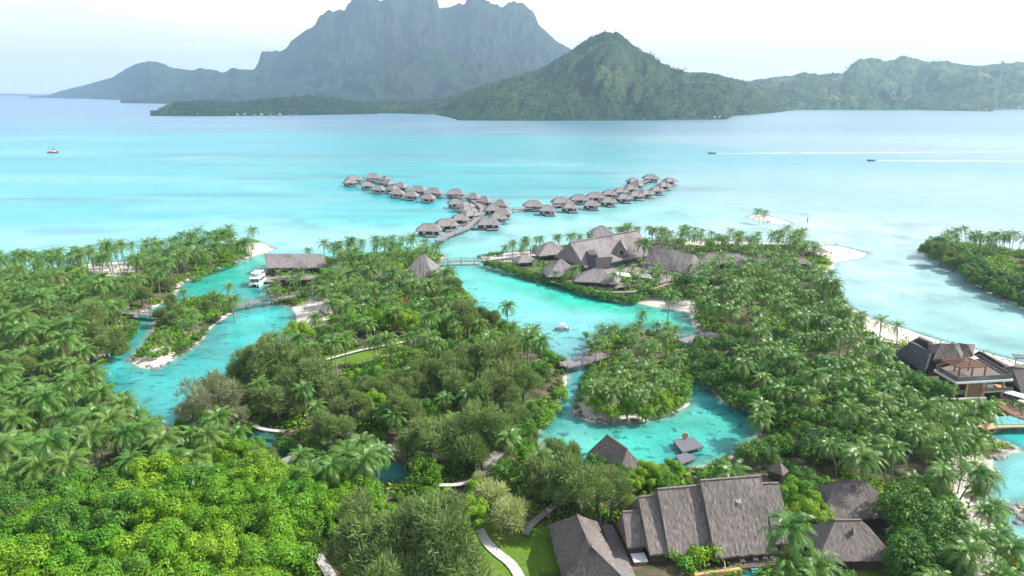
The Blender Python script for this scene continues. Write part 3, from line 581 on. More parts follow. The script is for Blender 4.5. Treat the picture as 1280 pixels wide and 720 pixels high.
# --- big near villa with stepped thatched slabs
c = W(880, 690, 1.4); vr = empty('villa', c, 'large villa of five stepped thatched gable slabs at the bottom of the view', 'villa')
gabled(vr, (778, 640), (801, 638), (785, 683.5), (809, 682), 7.2, 3.4)
gabled(vr, (797.8, 621.5), (826, 618.5), (810, 693.5), (838, 691), 9.0, 3.3)
gabled(vr, (822, 611.5), (878, 606.5), (838, 696.5), (889, 689), 10.2, 3.2, step=.35, amp=.085)
r4 = gabled(vr, (875.6, 600.7), (951, 594.8), (903.5, 696.5), (981, 688.5), 11.2, 3.3, step=.35, amp=.085)
gabled(vr, (952, 604.6), (973.5, 603.8), (976, 684), (992, 674), 10.2, 4.4)
def quad_deck(name, pts, z, thick, matn, parent, zpx=None):
    q = [W(a, b, z)[:2] for a, b in pts]; m = MB(); m.prism(q, z - thick, z); return m.build(name, M[matn], parent)
quad_deck('deck', [(904, 690), (980, 682), (984, 700), (912, 709)], 1.75, .3, 'wood', vr)
tr = MB(); 
for a, b in (((910, 712), (983, 704)),): tr.beam(W(*a, 1.85), W(*b, 1.85), .35, .3)
tr.build('deck_edge', M['warmwood'], vr)
quad_deck('pool', [(926, 712), (962, 708), (975, 735), (934, 740)], 1.6, .5, 'poold', vr)
st = MB()
for k in range(5):
    p = W(945 + k * .6, 708 + k * 3.5, 1.9 - k * .1); st.box(p, (1.5, .35, .14), .1)
st.build('step', M['pool'], vr)
for a, b in (((904, 690), (907, 712)), ((980, 682), (988, 704))):
    pm = MB(); pm.beam(W(*a, 2.6), W(*b, 2.6), .1); [pm.beam(W(a[0] + (b[0] - a[0]) * t, a[1] + (b[1] - a[1]) * t, 1.5), W(a[0] + (b[0] - a[0]) * t, a[1] + (b[1] - a[1]) * t, 2.6), .1) for t in (0, .5, 1)]
    pm.build('railing', M['palewood'], vr)
windows(vr, W(906, 697, 3)[:2] + np.array([0, .9]), W(978, 690, 3)[:2] + np.array([0, .9]), 1.8, 3.3, 5)
m = MB(); o_ = W(922, 627, 8.6)
for k in range(3): m.beam(o_ + [k * .25 - .3, 0, .25 + .1 * k], o_ + [k * .25 - .1, -.5, .1], .12, .1)
m.build('vent_patch', M['concrete'], vr)
# white skylight box beside it
b = W(799, 697, 2.2); m = MB(); m.box(b, (2.0, 1.9, .12), .12); 
hb = empty('service_hatch', (b[0], b[1], 1.2), 'white square hatch roof by the smallest thatched slab', 'hatch'); m.build('cover', M['white'], hb)
m = MB(); m.box((b[0], b[1], 1.7), (1.8, 1.7, .85), .12); m.build('housing', M['warmwood'], hb)
def lounger(pos, rz, label, matn='canvas'):
    r = empty('sun_lounger', pos, label, 'sun lounger', 'loungers under the villa eave', 0)
    x, y, z = pos; f = MB(); co, si = math.cos(rz), math.sin(rz)
    def T(u, v, w): return (x + u * co - v * si, y + u * si + v * co, z + w)
    for u in (-.28, .28): f.beam(T(u, -.95, .28), T(u, .95, .28), .06)
    f.build('frame', M['white'], r); f = MB(); f.hexa([T(-.33, -.95, .3), T(.33, -.95, .3), T(.33, .35, .3), T(-.33, .35, .3)], [T(-.33, -.95, .4), T(.33, -.95, .4), T(.33, .35, .4), T(-.33, .35, .4)]); f.build('seat', M[matn], r)
    f = MB(); f.hexa([T(-.33, .35, .32), T(.33, .35, .32), T(.33, .95, .7), T(-.33, .95, .7)], [T(-.33, .33, .42), T(.33, .33, .42), T(.33, .93, .8), T(-.33, .93, .8)]); f.build('backrest', M[matn], r)
    for u, v in ((-.28, -.85), (.28, -.85), (.28, .85), (-.28, .85)):
        g = MB(); g.beam(T(u, v, 0), T(u, v, .28), .06); g.build('leg', M['white'], r)
for i, (px, py) in enumerate([(925, 699), (941, 697), (953, 695.5), (961, 694)]):
    p = W(px, py, 1.77); lounger(p, .15, f"white lounger on the villa deck, {['leftmost','second from the left','third from the left','rightmost'][i]} in the row")
# --- hipped villa at the bottom with its long ridge
c = W(738, 690, 1.4); vb = empty('thatched_pavilion', c, 'long hipped thatched roof left of the wooden deck walk, bottom of the view', 'pavilion')
A, B = W(722.3, 643.8, 8.2), W(738.5, 682, 8.2)
el = W(685.5, 655.5, 3.4); er = W(746, 651.5, 3.4); nl = W(704, 726, 3.4); nr_ = W(779, 722, 3.4)
m = MB(); roof(m, [el, nl, nr_, er][0:4], [A, B], .35, .085, thick=.4)
m.beam(A + [0, 0, .05], B + [0, 0, .05], .35, .14); m.beam(B, nr_, .25, .12); m.beam(B, nl, .25, .12); m.build('roof', M['thatch'], vb)
cc_ = (el + er + nl + nr_) / 4; m = MB(); m.prism([(p + (cc_ - p) * .14)[:2] for p in (el, nl, nr_, er)], 1.2, 3.5); m.build('wall', M['darkwall'], vb)
LM.append((cc_[0], cc_[1], 'the hipped roof at the bottom'))
# --- deck walk between the two
dw = empty('boardwalk', W(778, 685, 1.5), 'broad grey plank walk between the two thatched roofs at the bottom', 'boardwalk')
quad_deck('deck', [(752, 657), (765, 655), (780, 684), (795, 722), (771, 722), (764, 690)], 1.72, .25, 'wood', dw)
for a in ((751, 655), (759, 651), (745, 654)):
    m = MB(); p = W(*a, 1.7); m.beam(p, p + [0, 0, 1.6], .16); m.build('post', M['wood'], dw)
# hedge-edge wall near villa
m = MB(); m.beam(W(868, 722, 2.0), W(925, 714, 2.0), .5, 1.0); m.build('garden_wall', M['palewood'], None)
tag(bpy.data.objects['garden_wall'], 'low yellowish garden wall in front of the large villa', 'wall')

# --- two small thatched villas on the right
def hipvilla(px, py, zr, ze, rz, Lx, Ly, ridge, label, gable=None, name='villa', thatch='thatch', g=1.4, step=.45, cat='villa'):
    c = W(px, py, zr); r = empty(name, (c[0], c[1], g), label, cat)
    m = MB(); hiproof(m, c[:2], rz, Lx, Ly, ze, zr, ridge, step, .05); m.build('roof', M[thatch], r)
    m = MB(); m.box((c[0], c[1], (g - .4 + ze) / 2 + .05), (Lx * .84, Ly * .84, ze - g + .5), rz); m.build('wall', M['darkwall'], r)
    return r, c
r1, c1 = hipvilla(1064, 601.5, 7.6, 3.6, .05, 12, 7.5, 5.0, 'small hipped thatched villa with a projecting front hip, right of the big villa')
m = MB(); e = [W(1057, 636, 3.3), W(1091, 627, 3.3)]; pk = W(1066.5, 606, 7.5); 
roof(m, [e[0], W(1071, 641, 3.3), e[1], W(1085, 612, 4.5)], [pk, W(1068, 608, 7.3)], .4, .04); m.build('front_roof', M['thatch'], r1)
r2, c2 = hipvilla(1060, 650, 7.2, 3.4, .02, 11, 7.5, 3.6, 'small thatched villa with a white porch nearest the bottom right')
m = MB(); m.prism([W(1082, 695, 2.0)[:2], W(1110, 692, 2.0)[:2], W(1111, 702, 2.0)[:2], W(1084, 706, 2.0)[:2]], 1.2, 1.9); m.build('porch_deck', M['wood'], r2)
m = MB(); m.beam(W(1082, 699, 2.8), W(1111, 696, 2.8), .12); m.beam(W(1111, 696, 2.8), W(1108, 684, 2.8), .12); m.build('porch_rail', M['white'], r2)
for px, py in ((1083, 699), (1096, 698), (1110, 696)):
    m = MB(); q = W(px, py, 1.9); m.beam(q, q + [0, 0, 1.3], .16); m.build('post', M['palewood'], r2)
m = MB(); p = W(1064, 655.5, 7.0); m.cone((p[0], p[1] - .6, p[2] - .9), .5, .9, 4); m.build('roof_vent', M['thatch'], r2)
# hut at the lagoon
hr, ch = hipvilla(771, 552, 5.6, 1.8, R(-62), 9.5, 6.0, 6.0, 'dark thatched hut roof at the near edge of the lagoon', name='hut', g=1.0, cat='hut', thatch='thatch')
# small thatch among palms at right of villa
hipvilla(974, 577, 4.6, 3.0, R(-50), 2.8, 2.3, .3, 'small thatched peak half hidden by palms above the big villa', name='hut', cat='hut')
hipvilla(1028, 538, 6.0, 3.4, R(-20), 8, 4.5, 3, 'low thatched roof buried in the trees left of the right-hand villa', name='hut', cat='hut')
0 and hipvilla(1000, 574, 4.6, 3.0, R(75), 7, 3, 3.5, 'narrow shed roof between palms above the big villa', name='hut', cat='hut')

# --- floating deck in the near lagoon
fd = empty('swimming_deck', W(858, 556, .9), 'grey square timber deck standing in the near lagoon', 'deck')
quad_deck('platform', [(841, 550), (866, 546), (880, 558), (853, 565)], .95, .25, 'deckgrey', fd)
quad_deck('lower_platform', [(844, 569), (858, 565.5), (872, 572), (852, 580)], .7, .25, 'deckgrey', fd)
for px, py in ((843, 551), (865, 547.5), (877, 558), (854, 563.5), (848, 569)):
    p = W(px, py, .8); m = MB(); m.tube([(p[0], p[1], -2.5), (p[0], p[1], .75)], .14, 6); m.build('pile', M['wood'], fd)
p = W(856, 549, .95); fs = empty('round_table', p, 'small round wooden disc table standing on the lagoon deck', 'table')
m = MB(); m.tube([(p[0], p[1] - .07, p[2] + .75), (p[0], p[1] + .07, p[2] + .75)], .62, 18); m.build('disc', M['palewood'], fs)
m = MB(); m.beam(p, p + [0, 0, .5], .3, .3); m.build('stand', M['wood'], fs)

# --- right-hand two-storey villa
rv = empty('villa', W(1200, 490, 1.4), 'two storey timber villa with a roof terrace at the right edge', 'villa')
def facet(mb, pts, step=.5, amp=.05):     # roof plane from pixel corners with heights, eave first
    q = [W(*p) for p in pts]; patch(mb, q[0], q[1], q[2], q[3], step, amp)
m = MB()
roof(m, [W(1120, 441, 3.6), W(1154, 465, 3.4), W(1171, 446, 4.2), W(1147, 427, 4.2)], [W(1138, 427.5, 7.4), W(1163, 439, 8.0)], .5, .05)
m.build('roof', M['thatch_dark'], rv)
m = MB(); roof(m, [W(1166, 449, 5.6), W(1202, 447.5, 5.6), W(1209, 430, 5.6), W(1158, 431, 5.6)], [W(1176, 429, 9.0), W(1192, 429.5, 9.0)], .5, .05); m.build('roof', M['thatch'], rv)
m = MB(); roof(m, [W(1198, 447, 4.6), W(1217, 444, 4.6), W(1219, 430, 4.6), W(1190, 431, 4.6)], [W(1199, 428.5, 7.8), W(1209, 430.5, 7.8)], .5, .05); m.build('roof', M['thatch'], rv)
m = MB(); roof(m, [W(1136, 428, 4.6), W(1162, 438, 4.6), W(1167, 428, 4.6), W(1150, 420, 4.6)], [W(1150, 423, 7), W(1160, 427, 7)], .5, .05); m.build('roof', M['thatch_dark'], rv)
zt = 5.4; TP = [(1167.5, 461.5), (1195.5, 477.5), (1267, 473.5), (1224, 447.5)]
tq = [W(a, b, zt)[:2] for a, b in TP]
m = MB(); m.prism(tq, zt - .55, zt - .12); m.build('terrace_edge', M['white'], rv)
cq = sum(tq) / 4; m = MB(); m.prism([p + (cq - p) * .05 for p in tq], zt - .11, zt + .05); m.build('terrace_floor', M['terrdeck'], rv)
m = MB()
for i in range(4): a, b = tq[i] + (cq - tq[i]) * .045, tq[(i + 1) % 4] + (cq - tq[(i + 1) % 4]) * .045; m.beam(V3(a, zt + .95), V3(b, zt + .95), .1)
m.build('terrace_rail', M['warmwood'], rv)
for i in range(3):
    a, b = tq[i] + (cq - tq[i]) * .05, tq[i + 1] + (cq - tq[i + 1]) * .05
    m = MB(); m.beam(V3(a, zt + .48), V3(b, zt + .48), .03, .8); m.build('glass_panel', M['railglass'], rv)
PQ = [W(a, b, 8.2)[:2] for a, b in [(1177.5, 450.5), (1200, 460), (1232.5, 458), (1213, 448)]]
m = MB()
for i in range(4): m.beam(V3(PQ[i], 8.2), V3(PQ[(i + 1) % 4], 8.2), .22, .3)
for k in range(1, 12): t = k / 12; m.beam(V3(PQ[0] * (1 - t) + PQ[3] * t, 8.32), V3(PQ[1] * (1 - t) + PQ[2] * t, 8.32), .10, .14)
pg = m.build('pergola', M['warmwood'], rv)
for p in PQ + [(PQ[1] + PQ[2]) / 2, (PQ[0] + PQ[3]) / 2]:
    m = MB(); m.beam(V3(p, zt), V3(p, 8.1), .24); q = m.build('post', M['warmwood'], rv); q.parent = pg
# lower storey: timber core with open bays
f0, f1 = tq[1], tq[2]; dv = (f1 - f0) / np.linalg.norm(f1 - f0); iv = np.array([-dv[1], dv[0]])
def bay(u0, u1, v0, v1, z0, z1, nm, mt_):
    a = f0 + (f1 - f0) * u0; b = f0 + (f1 - f0) * u1
    m = MB(); m.prism([a + iv * v0, b + iv * v0, b + iv * v1, a + iv * v1], z0, z1); return m.build(nm, M[mt_], rv)
bay(.24, .50, .35, 5, .9, zt - .56, 'wall', 'warmwood'); bay(.0, .24, 3.0, 5, .9, zt - .56, 'wall', 'darkwall'); bay(.5, 1, 3.2, 6, .9, zt - .56, 'wall', 'darkwall')
for u in (.02, .22, .5, .53, .86):
    bay(u, u + .022, .3, .62, .9, zt - .56, 'post', 'palewood')
bay(.5, 1.02, -.2, 3.1, 2.55, 2.85, 'balcony_floor', 'palewood'); bay(.5, 1.02, -.15, -.09, 2.86, 3.6, 'balcony_glass', 'railglass'); bay(.05, .23, .5, .56, 2.2, 3.2, 'balcony_glass', 'railglass')
bay(.62, .74, 1.0, 1.9, 2.86, 3.9, 'sofa', 'white'); bay(-.05, .55, -.6, .25, .6, 1.6, 'plinth', 'concrete')
LM.append((cq[0], cq[1], 'the timber villa with a pergola'))
# thatched wing to the right, canopy walk, pool
rw = empty('thatched_pavilion', W(1285, 470, 1.4), 'brownish thatched roof cut by the right edge beyond the terrace villa', 'pavilion')
m = MB(); roof(m, [W(1252, 459, 5.2), W(1278, 492, 2.6), W(1325, 492, 2.6), W(1300, 452, 4.0)], [W(1266, 458.5, 6.6), W(1302, 462, 6.8)], .5, .05); m.build('roof', M['thatch'], rw)
q = [W(a, b, 2.5)[:2] for a, b in [(1262, 468), (1284, 488), (1318, 490), (1302, 462)]]; m = MB(); m.prism(q, .8, 3.0); m.build('wall', M['darkwall'], rw)
m = MB(); roof(m, [W(1218, 442, 3.2), W(1262, 471, 3.2), W(1272, 462, 3.2), W(1228, 440, 3.2)], [W(1224, 438.5, 5.4), W(1266, 463, 5.4)], .5, .05); m.build('roof', M['thatch_dark'], rw)
cw_ = empty('covered_walk', W(1270, 500, 1.5), 'curved timber walk under a white canopy at the right edge', 'walkway')
for a in ([(1254.5, 490.5), (1282, 498.5), (1290, 495.5), (1266, 488.5)], [(1272, 500.5), (1300, 508), (1304, 503), (1280, 497)]):
    quad_deck('canopy', a, 4.0 if a[0][0] < 1260 else 3.6, .12, 'white', cw_)
pts = [W(a, b, 1.8) for a, b in [(1253, 507), (1262, 514), (1274, 520), (1300, 528)]]
m = MB()
for i in range(3): m.beam(pts[i], pts[i + 1], 2.2, .3)
m.build('deck', M['warmwood'], cw_)
for i, (px, py) in enumerate([(1256, 503), (1266, 509), (1275, 513), (1282, 504), (1298, 518)]):
    p = W(px, py, 1.9); m = MB(); m.beam(p, (p[0], p[1], 3.6), .16); m.build('post', M['warmwood'], cw_)
quad_deck('pool', [(1240, 521), (1290, 519), (1290, 530), (1246, 531)], 1.75, .3, 'pool', cw_)
ow = empty('jetty', W(1255, 533, 1.4), 'pale orange timber jetty over turquoise water at the right edge', 'jetty')
m = MB(); jp = [W(a, b, 1.5) for a, b in [(1226, 535), (1242, 532.5), (1262, 531.5), (1300, 531)]]
for i in range(3): m.beam(jp[i], jp[i + 1], 1.8, .25)
m.build('deck', M['palewood'], ow)
for px in (1238, 1250, 1262, 1274): p = W(px, 533, 1.3); m = MB(); m.tube([(p[0], p[1], -2), (p[0], p[1], 1.35)], .12, 6); m.build('pile', M['wood'], ow)
um = W(1276, 461, 1.3); ub = empty('beach_shelter', um, 'small flat topped beach shelter at the right edge of the sand', 'shelter')
m = MB(); m.box((um[0], um[1], 4.3), (4, 3, .2), -.4); m.build('canopy', M['deckgrey'], ub)
for u in (-1.6, 1.6): m = MB(); m.beam((um[0] + u, um[1], 1.0), (um[0] + u, um[1], 4.2), .14); m.build('post', M['wood'], ub)
m = MB(); m.box((um[0], um[1], 1.8), (2.2, 1.2, .5), -.4); m.build('daybed', M['white'], ub)

# --- restaurant complex
G = 1.4
rs = empty('restaurant', W(765, 335, G), 'great thatched hall with a long ridge and a front dormer beyond the lagoon', 'restaurant')
A, B = W(712, 303.5, 11.6), W(799, 287.5, 12.6)
e0, e1 = W(731, 333.5, 4.5), W(812, 318.5, 4.5); e2, e3 = back_eave(A, B, e0, e1)
m = MB(); roof(m, [e0, e1, e2, e3], [A, B], 1.0, .12, gl=True, thick=.5); m.beam(A + [0, 0, .1], B + [0, 0, .1], .8, .4); m.build('roof', M['thatch_grey'], rs)
m = MB(); e9 = e3;  m.prism([(p + ((e0 + e1 + e2 + e9) / 4 - p) * .1)[:2] for p in (e0, e1, e2, e9)], 1, 5.2); m.build('wall', M['thatch_dark'], rs)
pn = np.cross(e1 - e0, A - e0); pn /= np.linalg.norm(pn); pn = pn if pn[2] > 0 else -pn
def onroof(px, py, lift=0):
    d = ray(px, py); o_ = np.array([0, 0, H]); t = np.dot(e0 - o_, pn) / np.dot(d, pn); return o_ + d * t + pn * lift
a = onroof(740, 313); a2 = onroof(740, 332); m = MB(); m.box((a2[0], (a[1] + a2[1]) / 2 - .6, (a[2] + a2[2]) / 2 - .1), (2.8, abs(a[1] - a2[1]) + 1, abs(a[2] - a2[2]) + .6), .1); m.build('chimney', M['thatch_dark'], rs)
q0 = onroof(775, 319.5, .3); bl, br = q0 + [-2.6, -.8, 0], q0 + [3.0, -.2, 0]; pk = q0 + [.1, -.5, 4.6]; back = np.array([1.0, 6.5, 0]); m = MB()
for s_ in (bl, br): patch(m, s_ + [0, -.4, 0], s_ + back + [0, 0, .5], pk + back + [0, 0, .6], pk + [0, -.6, .3], .8, .05)
m.build('dormer_roof', M['thatch_grey'], rs); m = MB(); m.face([bl, br, pk]); m.build('dormer_front', M['pavedeck'], rs)
m = MB(); mid = (bl + br) / 2; m.face([mid + [-1.0, -.06, .3], mid + [1.0, -.06, .3], mid + [.6, -.06, 1.9], mid + [-.6, -.06, 1.9]]); m.build('dormer_window', M['glass'], rs)
m = MB(); lo = [W(745, 334, 4.2), W(762, 334, 4.2), W(766, 321, 8), W(744, 322, 8)]; patch(m, lo[0], lo[1], lo[2], lo[3], .9, .08); m.build('porch_roof', M['thatch_grey'], rs)
rg = empty('thatched_wing', W(838, 330, G), 'long lower thatched wing right of the great hall', 'building')
A, B = W(812, 307.5, 9.0), W(868, 318.5, 8.6); m = MB(); e0, e1 = W(806, 329, 3.6), W(859.5, 342, 3.4); e2, e3 = back_eave(A, B, e0, e1)
roof(m, [e0, e1, e2, e3], [A, B], .9, .1, gr=True, thick=.45); m.build('roof', M['thatch_grey'], rg)
m = MB(); cq2 = (e0 + e1 + e2 + e3) / 4; m.prism([(p + (cq2 - p) * .1)[:2] for p in (e0, e1, e2, e3)], 1, 3.8); m.build('wall', M['white'], rg)
LM.append((rs.location.x, rs.location.y, 'the great thatched hall')); LM.append((rg.location.x, rg.location.y, 'the long wing of the hall'))
def pav(px, py, zr, ze, rz, Lx, Ly, ridge, label, wall='darkwall', posts=True, thatch='thatch_grey'):
    c = W(px, py, zr); r = empty('thatched_pavilion', (c[0], c[1], G), label, 'pavilion', 'hipped pavilions around the great hall')
    m = MB(); hiproof(m, c[:2], rz, Lx, Ly, ze, zr, ridge, .8, .08, thick=.4); m.build('roof', M[thatch], r)
    m = MB(); m.box((c[0], c[1], G + .1), (Lx * .95, Ly * .95, .5), rz); m.build('floor', M['wood'], r)
    m = MB(); m.box((c[0], c[1], (G + ze) / 2), (Lx * .6, Ly * .6, ze - G + .3), rz); m.build('wall', M[wall], r)
    if posts:
        co, si = math.cos(rz), math.sin(rz)
        for u, v in ((-.45, -.45), (0, -.45), (.45, -.45), (.45, .45), (-.45, .45)):
            x, y = c[0] + u * Lx * co - v * Ly * si, c[1] + u * Lx * si + v * Ly * co; q = MB(); q.beam((x, y, G), (x, y, ze + .1), .25); q.build('post', M['wood'], r)
    return r
pav(688, 302, 8.2, 4.2, R(20), 14, 11, 2, 'hipped pavilion behind the palms left of the great hall')
pav(656, 318, 5.8, 3.6, R(20), 8, 7, 2, 'low open pavilion at the left end of the hall terrace')
pav(701, 324, 8.0, 3.4, R(12), 12.5, 11, .8, 'pyramid roofed pavilion standing at the lagoon edge left of the great hall')
pav(748, 335.5, 6.9, 3.4, R(-15), 15, 11, 3.2, 'broad hipped pavilion in front of the great hall')
pav(752, 282, 9, 5, 0, 12, 9, 2, 'pavilion roof peeping over the ridge of the great hall')
pav(905, 316, 6.8, 3.6, R(-12), 18, 9, 10, 'low shaded roof between palms right of the long wing', posts=False)
pav(950, 318, 5.5, 3.4, R(-10), 10, 6, 4, 'smaller low roof by the beach pool right of the long wing', posts=False)
for i, (px, py) in enumerate([(779, 344), (806, 346)]):
    p = W(px, py, 4.0); s = empty('shade_sail', p, ['white shade sail on the hall terrace, left one', 'white shade sail on the hall terrace, right one'][i], 'shade sail', 'shade sails on the hall terrace')
    m = MB(); m.face([p + [-2.6, -1, .2], p + [2.6, -1.2, -.3], p + [2.2, 1.6, .4], p + [-2.4, 1.4, .9]]); m.build('sail', M['canvas'], s)
    for u in ((-2.5, -1), (2.5, -1.1), (2.1, 1.5), (-2.3, 1.3)): m = MB(); m.beam(p + [u[0], u[1], -2.8], p + [u[0], u[1], .2], .12); m.build('pole', M['white'], s)
# terrace sheet
def sheet(name, pts, z, matn, kind='structure', label=None, cat=None):
    q = [W(a, b, z)[:2] for a, b in pts]; m = MB(); m.face([V3(p, z) for p in q]) if sum(q[i][0] * q[(i + 1) % len(q)][1] - q[(i + 1) % len(q)][0] * q[i][1] for i in range(len(q))) > 0 else m.face([V3(p, z) for p in q][::-1])
    o = m.build(name, M[matn]); o['kind'] = kind; return o
sheet('terrace', [(690, 350), (722, 353), (770, 360), (822, 356), (860, 344), (800, 325), (760, 335), (700, 335), (672, 340)], 1.78, 'pavedeck')
# boathouse on the left, second pavilion, conical lobby
bh = empty('boathouse', W(367, 335, 1), 'long thatched boathouse roof beside the ferry dock', 'boathouse')
A, B = W(330, 317, 7.4), W(402, 317, 7.4); m = MB(); e0, e1 = W(334, 334.5, 3.6), W(404, 334.5, 3.6); d_ = (B - A); 
roof(m, [e0, e1, np.array([B[0] + 1, B[1] + 9, 3.6]), np.array([A[0] - 1, A[1] + 9, 3.6])], [A, B], 1, .1, gl=True, gr=True, thick=.5); m.build('roof', M['thatch_grey'], bh)
m = MB(); m.prism([e0[:2] + [1, 1.5], e1[:2] + [-1, 1.5], (B[0] - 1, B[1] + 7), (A[0] + 1, A[1] + 7)], .4, 3.8); m.build('wall', M['darkwall'], bh)
q = [W(a, b, .9)[:2] for a, b in [(328, 346), (408, 346), (408, 352), (329, 352)]]; m = MB(); m.prism(q, .5, .9); m.build('dock', M['wood'], bh)
for u in np.linspace(.05, .95, 7): p = e0 * (1 - u) + e1 * u; m = MB(); m.beam((p[0], p[1] + .6, -1), (p[0], p[1] + .6, 3.6), .3); m.build('post', M['warmwood'], bh)
LM.append((bh.location.x, bh.location.y, 'the long boathouse roof'))
b2 = empty('dock_shelter', W(370, 350, 1), 'flat grey shelter roof in front of the boathouse', 'shelter'); p = W(369, 347, 3.8)
m = MB(); m.box((p[0], p[1], 3.7), (15, 5.5, .35), 0); m.build('roof', M['thatch_grey'], b2); m = MB(); m.box((p[0], p[1] + .5, 2.2), (13, 3.5, 2.6), 0); m.build('wall', M['darkwall'], b2)
lb = empty('lobby_hut', W(528, 335, G), 'steep conical thatched roof among palms left of the long footbridge', 'hut'); c = W(528, 317.5, 11.5)
m = MB(); hiproof(m, c[:2], R(-12), 14, 14, 3.4, 11.5, .9, .8, .1, thick=.5); m.build('roof', M['thatch_grey'], lb)
m = MB(); m.box((c[0], c[1], 2.6), (9, 9, 3), R(-12)); m.build('wall', M['darkwall'], lb); LM.append((c[0], c[1], 'the steep conical roof'))
m = MB(); pp_ = W(505, 342, 4); hiproof(m, pp_[:2], R(8), 22, 6, 3.0, 4.8, 17, .8, .08, thick=.4); m.build('porch_roof', M['thatch_grey'], lb)
hipvilla(421, 331, 6.5, 4.4, R(-30), 8, 6, 2, 'small thatched peak right of the boathouse', name='hut', cat='hut')
# thatched umbrellas
for i, (px, py, lb_, d) in enumerate([(402, 402, 'thatched beach umbrella on the white beach by the left channel, front one', 3.4), (407, 395, 'thatched beach umbrella on the white beach by the left channel, middle one', 3.2), (414, 387, 'thatched beach umbrella on the white beach by the left channel, back one', 3.2), (398, 382, 'thatched beach umbrella on the white beach nearest the footbridge', 3),
        (1005, 315, 'thatched umbrella on the far right sand, leftmost of five', 4), (1012, 319, 'thatched umbrella on the far right sand, beside the beach hut', 4.6), (1018, 316, 'thatched umbrella on the far right sand, middle of five', 4.2), (1026, 320, 'thatched umbrella on the far right sand, rightmost of five', 5), (1021, 313, 'thatched umbrella on the far right sand, furthest of five', 4)]):
    p = W(px, py, 1.3); r = empty('thatched_umbrella', p, lb_, 'umbrella', 'thatched umbrellas on the beaches')
    m = MB(); m.cone((p[0], p[1], p[2] + 1.9), d / 2 * 1.15, 1.5, 12); m.cone((p[0], p[1], p[2] + 2.9), .5, .7, 8); m.build('canopy', M['thatch_grey'], r)
    m = MB(); m.tube([(p[0], p[1], p[2] - .3), (p[0], p[1], p[2] + 2.2)], .09, 6); m.build('pole', M['wood'], r)
bhut, _ = hipvilla(1000, 322, 5.2, 3.5, 0, 8, 5, 3, 'small dark beach hut on the far right sand', name='hut', cat='hut')
LM.append((_[0], _[1], 'the dark hut on the far sand'))

# --- overwater bungalows: one prototype of each kind, then copies
def bungalow(big):
    r = empty('overwater_bungalow', (0, 0, 0), 'x', 'bungalow', 'thatched overwater bungalows on the lagoon')
    Lx, Ly, zr = (15, 10, 8.4) if big else (11.5, 9.5, 8.0)
    m = MB(); hiproof(m, (0, 0), 0, Lx * .98, Ly, 4.1, zr, Lx - 8.0, .9, .09, thick=.4); m.build('roof', M['thatch_grey'], r)
    m = MB(); hiproof(m, (Lx * .30, -Ly * .30), .0, 6.4, 6.4, 3.9, 6.8, .6, .9, .08, thick=.35); m.build('porch_roof', M['thatch_grey'], r)
    m = MB(); m.box((0, .3, 2.8), (Lx * .72, Ly * .66, 2.9)); m.build('wall', M['darkwall'], r)
    for x in (-2.6, 0, 2.6):
        m = MB(); m.box((x, -Ly * .33 + .28, 2.75), (1.5, .12, 2.1)); m.build('window', M['canvas'] if x else M['glass'], r)
    m = MB(); m.box((0, 0, 1.2), (Lx * .86, Ly * .86, .3)); m.build('floor', M['wood'], r)
    m = MB(); m.box((1.2, -Ly * .62, .95), (6.0, 3.6, .22)); m.box((4.6, -Ly * .66, .6), (1.6, 2.4, .15)); m.build('sun_deck', M['wood'], r)
    m = MB(); m.beam((-1.8, -Ly * .79, 1.9), (4.2, -Ly * .79, 1.9), .1); m.beam((-1.8, -Ly * .79, 1.0), (-1.8, -Ly * .79, 1.9), .1); m.beam((1.2, -Ly * .79, 1.0), (1.2, -Ly * .79, 1.9), .1); m.beam((4.2, -Ly * .79, 1.0), (4.2, -Ly * .79, 1.9), .1); m.beam((-1.8, -Ly * .79, 1.45), (4.2, -Ly * .79, 1.45), .05); m.build('railing', M['white'], r)
    for x in (-Lx * .38, 0, Lx * .38):
        for y in (-Ly * .38, Ly * .38):
            m = MB(); m.tube([(x, y, -3), (x, y, 1.1)], .17, 6); m.build('stilt', M['white'] if y < 0 else M['wood'], r)
    m = MB(); m.beam((0, Ly * .4, 1.2), (0, Ly * .75, 1.2), 1.6, .2); m.build('gangway', M['wood'], r)
    return r
pb = [bungalow(True), bungalow(False)]; used = [False, False]
def c8(x, y): return (420 + x / 5.333, 205 + y / 5.333)
def c7(x, y): return (640 + x / 5.818, 200 + y / 5.818)
